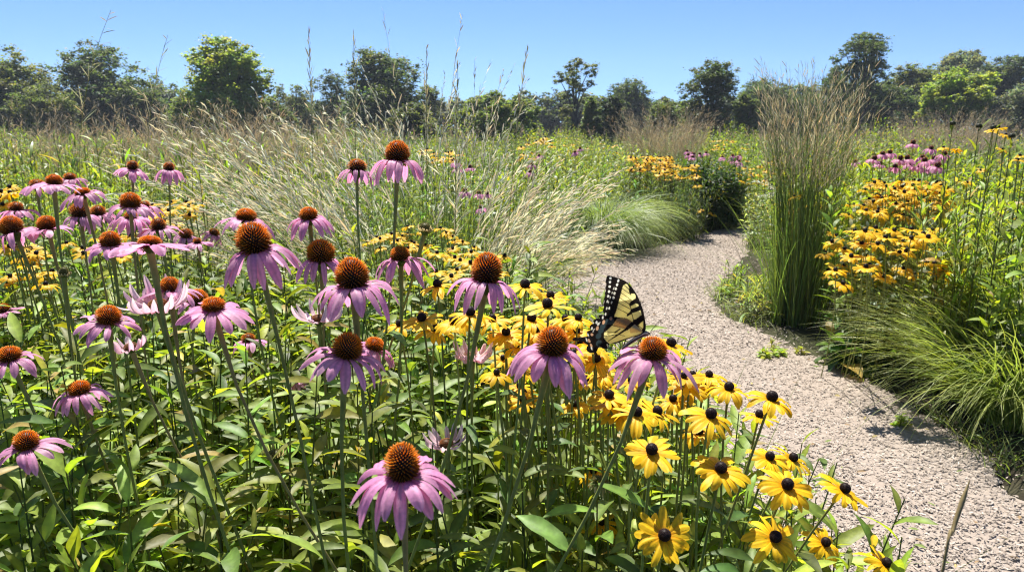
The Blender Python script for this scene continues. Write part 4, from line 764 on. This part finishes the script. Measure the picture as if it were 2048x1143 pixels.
# ------------------------------------------------------------------ far meadow
m = MB()
def clear_of(x, y): return edge_ok(x, y, .3)
x, y = scatter(16000, -38, 38, 6.5, 46, clear_of, 1.9); n = len(x); s = np.clip(y / 12, .7, 2.6)
patch = np.sin(x * .55 + 1.3 * np.sin(y * .31)) + np.sin(y * .42 + x * .2 + 2)
c = np.where((patch > .55)[:, None], tint(n, (.20, .255, .08), .22), np.where((patch < -.7)[:, None], tint(n, (.13, .19, .055), .22), tint(n, (.17, .24, .06), .25)))
H = U(.45, .85, n) + .12 * np.sin(x * .4 + y * .3)
for k in range(5):
    o = R.normal(0, .10, (n, 2)) * s[:, None]
    blades(m, np.stack([x + o[:, 0], y + o[:, 1], 0 * x], 1), U(0, 6.3, n), U(1.1, 1.5, n), U(-.1, 1.1, n), H * U(.7, 1.2, n), .0045 * s * U(.6, 1.3, n), c * np.exp(R.normal(0, .15, n))[:, None], 5)
x, y = scatter(2600, -16, 16, 6, 22, clear_of, 1.5); s = np.clip(y / 9, .7, 2)
leafy(m, x, y, U(.5, .9, len(x)), 18, .12, .014, (.15, .23, .045), (.1, 1.0), -.7, .12, .2, S=4, K=2, cv=.25, ch=.2)
x, y = scatter(3000, -34, 34, 14, 45, clear_of, 1.3); n = len(x); P, T = blades(m, np.stack([x, y, 0 * x], 1), U(0, 6.3, n), U(1.2, 1.5, n), U(.6, 1.3, n), U(.8, 1.2, n), .006 * np.clip(y / 14, 1, 2.5), tint(n, (.22, .25, .09), .2), 5)
tag(m.build('far_meadow', M_GRASS), 'sunlit yellow-green meadow reaching back to the trees', 'meadow', kind='stuff')
m = MB()                                                                # misty seed heads of the left and rear meadow
for reg, nn, hh in (((-11, -.4, 8, 15), 170, (1.1, 1.42)), ((-20, 24, 16, 40), 420, (.9, 1.3)), ((5, 14, 8, 20), 260, (1.0, 1.35))):
    x, y = scatter(nn, *reg, clear_of); n = len(x); P, T, sd = arc(np.stack([x, y, 0 * x], 1), U(0, 6.3, n), U(1.35, 1.55, n), U(.8, 1.3, n), U(*hh, n), 8, 1.5); k = np.clip(y / 9, .8, 2.5)
    tubes(m, P, .0016 * k[:, None] * np.linspace(1, .5, 8)[None], tint(n, (.24, .22, .11), .2), 3); panicles(m, P, T, .6, 16, .15, .0024 * float(np.mean(k)), (.38, .30, .22), (.25, .75), .25, .05)
tag(m.build('seed_heads', M_SEED), 'misty tan and purplish grass seed heads over the back meadow', 'grass', kind='stuff')

# ------------------------------------------------------------------ trees
def tree(px, top, wpx, Y, c, label, bottom=250, shape='round', name='tree', cat='tree', n=9000, nblob=26, dens=1.0, group=None, leaf=.145, gap=.62):
    k = Y / (CP * F); x = (px - 1024) / F * Y * CP * 1.02; H = CH + Y * math.tan(-depression(top)) * .96; Wd = wpx * k
    zb = max(.15, CH + Y * math.tan(-depression(bottom))) if bottom < 245 else .2
    root = empty(name, (x, Y, 0), label, cat, group); Rw, Rh = Wd / 2, (H - zb) / 2; zc = zb + Rh
    zr = np.linspace(-.98, .92, nblob) + R.normal(0, .06, nblob); pa = np.arange(nblob) * 2.4 + U(0, 6, nblob) * .3
    prof = np.where(zr > 0, np.clip(1 - np.abs(zr) ** 2.3, 0.02, 1) ** .5, 1 - {'dome': .10, 'tall': .22, 'sparse': .45}.get(shape, .30) * np.abs(zr) ** 2)
    q = prof * U(.35, 1.0, nblob) * np.exp(R.normal(0, .13, nblob)); bc = np.stack([Rw * q * np.cos(pa), Rw * q * np.sin(pa), Rh * zr], 1)
    bc += np.array([0, 0, zc]); br = min(Rw, Rh) * U(.22, .50, nblob) * (1.0 if shape != 'sparse' else .70)
    # scale the blobs into the measured outline
    ex = np.max(np.abs(bc[:, 0]) + br * .9); bc[:, :2] *= Rw / ex; tz = np.max(bc[:, 2] + br * .9); bc[:, 2] = zb + (bc[:, 2] - zb) * (H - zb) / (tz - zb)
    nl = int(n * dens); wgt = br ** 2 / np.sum(br ** 2); bi = R.choice(nblob, nl, p=wgt)
    d = R.normal(0, 1, (nl, 3)); d /= np.linalg.norm(d, axis=1, keepdims=True)
    # twig-sized clusters inside every blob leave gaps
    nt_ = nblob * 22; td = R.normal(0, 1, (nt_, 3)); td /= np.linalg.norm(td, axis=1, keepdims=True); tb = np.repeat(np.arange(nblob), 22); tp = bc[tb] + td * (br[tb] * U(.45, 1.08, nt_))[:, None] * np.array([1, 1, .85])
    ti = bi * 22 + R.integers(0, 22, nl); sz = leaf * Wd / 6 if Wd < 6 else leaf; sz = max(sz, leaf * .55)
    pos = tp[ti] + d * (br[bi] * gap * .42 * np.abs(R.normal(0, 1, nl)))[:, None] * np.array([1, 1, .6])
    m = MB(); az = U(0, 2 * PI, nl); L = sz * U(.7, 1.5, nl); tc = tint(nt_, c, .16, .12)[ti] * np.exp(R.normal(0, .15, nl))[:, None]
    P, T, sd = arc(pos, az, U(-.5, .9, nl), U(-1.0, .3, nl), L, 3); ribbons(m, P, T, sd, (L * .36)[:, None] * np.array([.35, 1, .1])[None], tc, U(-1, 1, nl), 2, 0); m.build('crown', M_TREE, root)
    m = MB(); t = np.linspace(0, 1, 7); ht = zb + (H - zb) * .75; P = np.stack([.04 * Wd * np.sin(t * 3), .03 * Wd * np.sin(t * 2), t * ht], 1); r0 = .035 * math.sqrt(Wd * H)
    tubes(m, P, r0 * np.linspace(1, .25, 7), (.1, .1, .1), 8); s0 = U(.25, .75, nblob)[:, None]; a0 = np.stack([np.interp(s0[:, 0] * ht * np.clip(bc[:, 2] / H, .3, 1), P[:, 2], P[:, q]) for q in range(3)], 1)
    tt = np.linspace(0, 1, 5)[None, :, None]; B = a0[:, None] + (bc - a0)[:, None] * tt; B[..., 2] += (np.sin(tt[..., 0] * PI) * .06 * (H - zb)); tubes(m, B, r0 * .42 * np.linspace(1, .2, 5)[None], (.1, .1, .1), 5); m.build('trunk', M_BARK, root)
    return root
DG, OL, BG, SG = (.075, .112, .040), (.115, .145, .045), (.20, .26, .05), (.14, .17, .11)
for a in [
 (50, 92, 170, 48, OL, 'olive round tree cut by the left edge', 262, 'dome'), (222, 74, 215, 52, DG, 'big dark spreading tree at the left with two-lobed top', 262, 'round'),
 (468, 62, 172, 40, BG, 'bright yellow-green airy tree behind the arching plumes', 240, 'tall'), (395, 170, 90, 41, BG, 'low bright green bush left of the airy yellow-green tree', 262, 'dome'),
 (772, 90, 165, 50, DG, 'dark open-crowned tree at centre left behind the highest coneflower', 250, 'round'), (680, 134, 90, 54, DG, 'lower dark tree just left of the dark open-crowned one', 250, 'round'),
 (862, 166, 70, 55, OL, 'small dark olive tree right of the dark open-crowned one', 252, 'round'), (600, 165, 90, 56, OL, 'small olive tree between the yellow-green and dark trees', 252, 'dome'),
 (1146, 108, 92, 42, (.10, .13, .05), 'slender sparse pale tree at the centre of the horizon', 245, 'sparse'), (1255, 154, 108, 62, DG, 'small dark rounded tree right of the slender pale one', 245, 'round'),
 (1412, 113, 112, 38, (.07, .10, .036), 'dense dark oval tree standing clear above the vanishing path', 252, 'tall'),
 (1702, 56, 122, 48, DG, 'tallest tree, dark with see-through twin tops, behind the reddish grass', 200, 'sparse'), (1650, 130, 60, 52, DG, 'thin dark tree left of the tallest one', 230, 'sparse'),
 (1800, 124, 125, 54, OL, 'olive rounded tree right of the tallest one', 240, 'round'), (1893, 90, 120, 64, SG, 'grey-green feathery tree rising behind the bright green one', 200, 'round'),
 (1892, 132, 148, 42, BG, 'bright light-green spreading tree near the right edge', 232, 'dome'), (1995, 104, 150, 56, (.06, .09, .045), 'dark grey-green tree at the right edge', 240, 'round'),
 (2025, 166, 100, 40, (.13, .16, .12), 'silvery round shrub-like tree at the right edge', 245, 'dome'),
 (1000, 182, 175, 36, (.13, .18, .04), 'low broad light-green thicket at the centre left of the slender pale tree', 250, 'dome'), (1222, 188, 60, 36, (.05, .08, .03), 'dark low bush right of the slender pale tree', 256, 'dome'),
 (1180, 192, 50, 37, (.13, .18, .05), 'light-green bush at the foot of the slender pale tree', 256, 'dome'), (1335, 200, 130, 40, (.12, .17, .05), 'light-green low thicket left of the dense oval tree', 256, 'dome'),
 (1478, 185, 60, 39, (.11, .15, .045), 'lighter green bush at the right foot of the dense oval tree', 256, 'dome'), (1515, 150, 110, 60, DG, 'dark broad tree between the oval tree and the reddish grass', 250, 'round'),
 (1590, 165, 100, 60, DG, 'dark tree behind the left half of the reddish grass', 250, 'round'), (830, 205, 110, 38, OL, 'low olive thicket below the dark open-crowned tree', 256, 'dome'),
 (1745, 160, 120, 50, DG, 'dark dense tree under the tallest one', 250, 'round'), (560, 205, 130, 40, (.10, .14, .04), 'low green thicket right of the airy yellow-green tree', 258, 'dome'),
 (310, 170, 110, 50, DG, 'dark sloping tree right of the big spreading one', 256, 'round'), (120, 165, 110, 44, OL, 'low olive bush between the two left trees', 262, 'dome')]:
    tree(*a[:6], bottom=a[6], shape=a[7], n=42000 if a[2] > 100 else 22000, nblob=46 if a[2] > 100 else 26, dens=.62 if a[7] == 'sparse' else 1.0, name='shrub' if ('bush' in a[5] or 'thicket' in a[5]) else 'tree', cat='shrub' if ('bush' in a[5] or 'thicket' in a[5]) else 'tree')
for i in range(46):
    px = -420 + i * 64 + U(-12, 12); top = U(172, 198) - (20 if px > 1500 else 0) - (14 if px < 350 else 0)
    tree(px, top, U(95, 140), U(66, 78), tint(1, (.075, .108, .048), .12)[0], 'dark far tree in the continuous band along the horizon', 262, 'dome', n=7000, nblob=22, group='trees of the far band', leaf=.26)
# ------------------------------------------------------------------ summer haze
hz = bpy.data.meshes.new('haze'); X0, X1, Y0, Y1, Z0, Z1 = -130, 130, -45, 165, -1, 14
hz.from_pydata([(x, y, z) for x in (X0, X1) for y in (Y0, Y1) for z in (Z0, Z1)], [], [(0, 1, 3, 2), (4, 6, 7, 5), (0, 4, 5, 1), (2, 3, 7, 6), (0, 2, 6, 4), (1, 5, 7, 3)])
hm, hn, hl = nodes('haze'); ho = hn.new('ShaderNodeOutputMaterial'); hv = hn.new('ShaderNodeVolumePrincipled'); hv.inputs['Density'].default_value = 0.0007; hv.inputs['Color'].default_value = (.80, .89, 1, 1); hv.inputs['Anisotropy'].default_value = .2
hl.new(hv.outputs[0], ho.inputs['Volume']); hz.materials.append(hm); hzo = bpy.data.objects.new('haze', hz); COL.objects.link(hzo); tag(hzo, 'thin bluish summer haze in front of the far trees', 'haze', kind='stuff')
for o in bpy.data.objects:
    if o.parent is None and o.get('kind') == 'structure': o['label'] = {'ground': 'dark soil ground under the meadow and beds', 'path': 'pale wood-chip path curving away through the garden'}.get(o.name, o.name); o['category'] = o.name
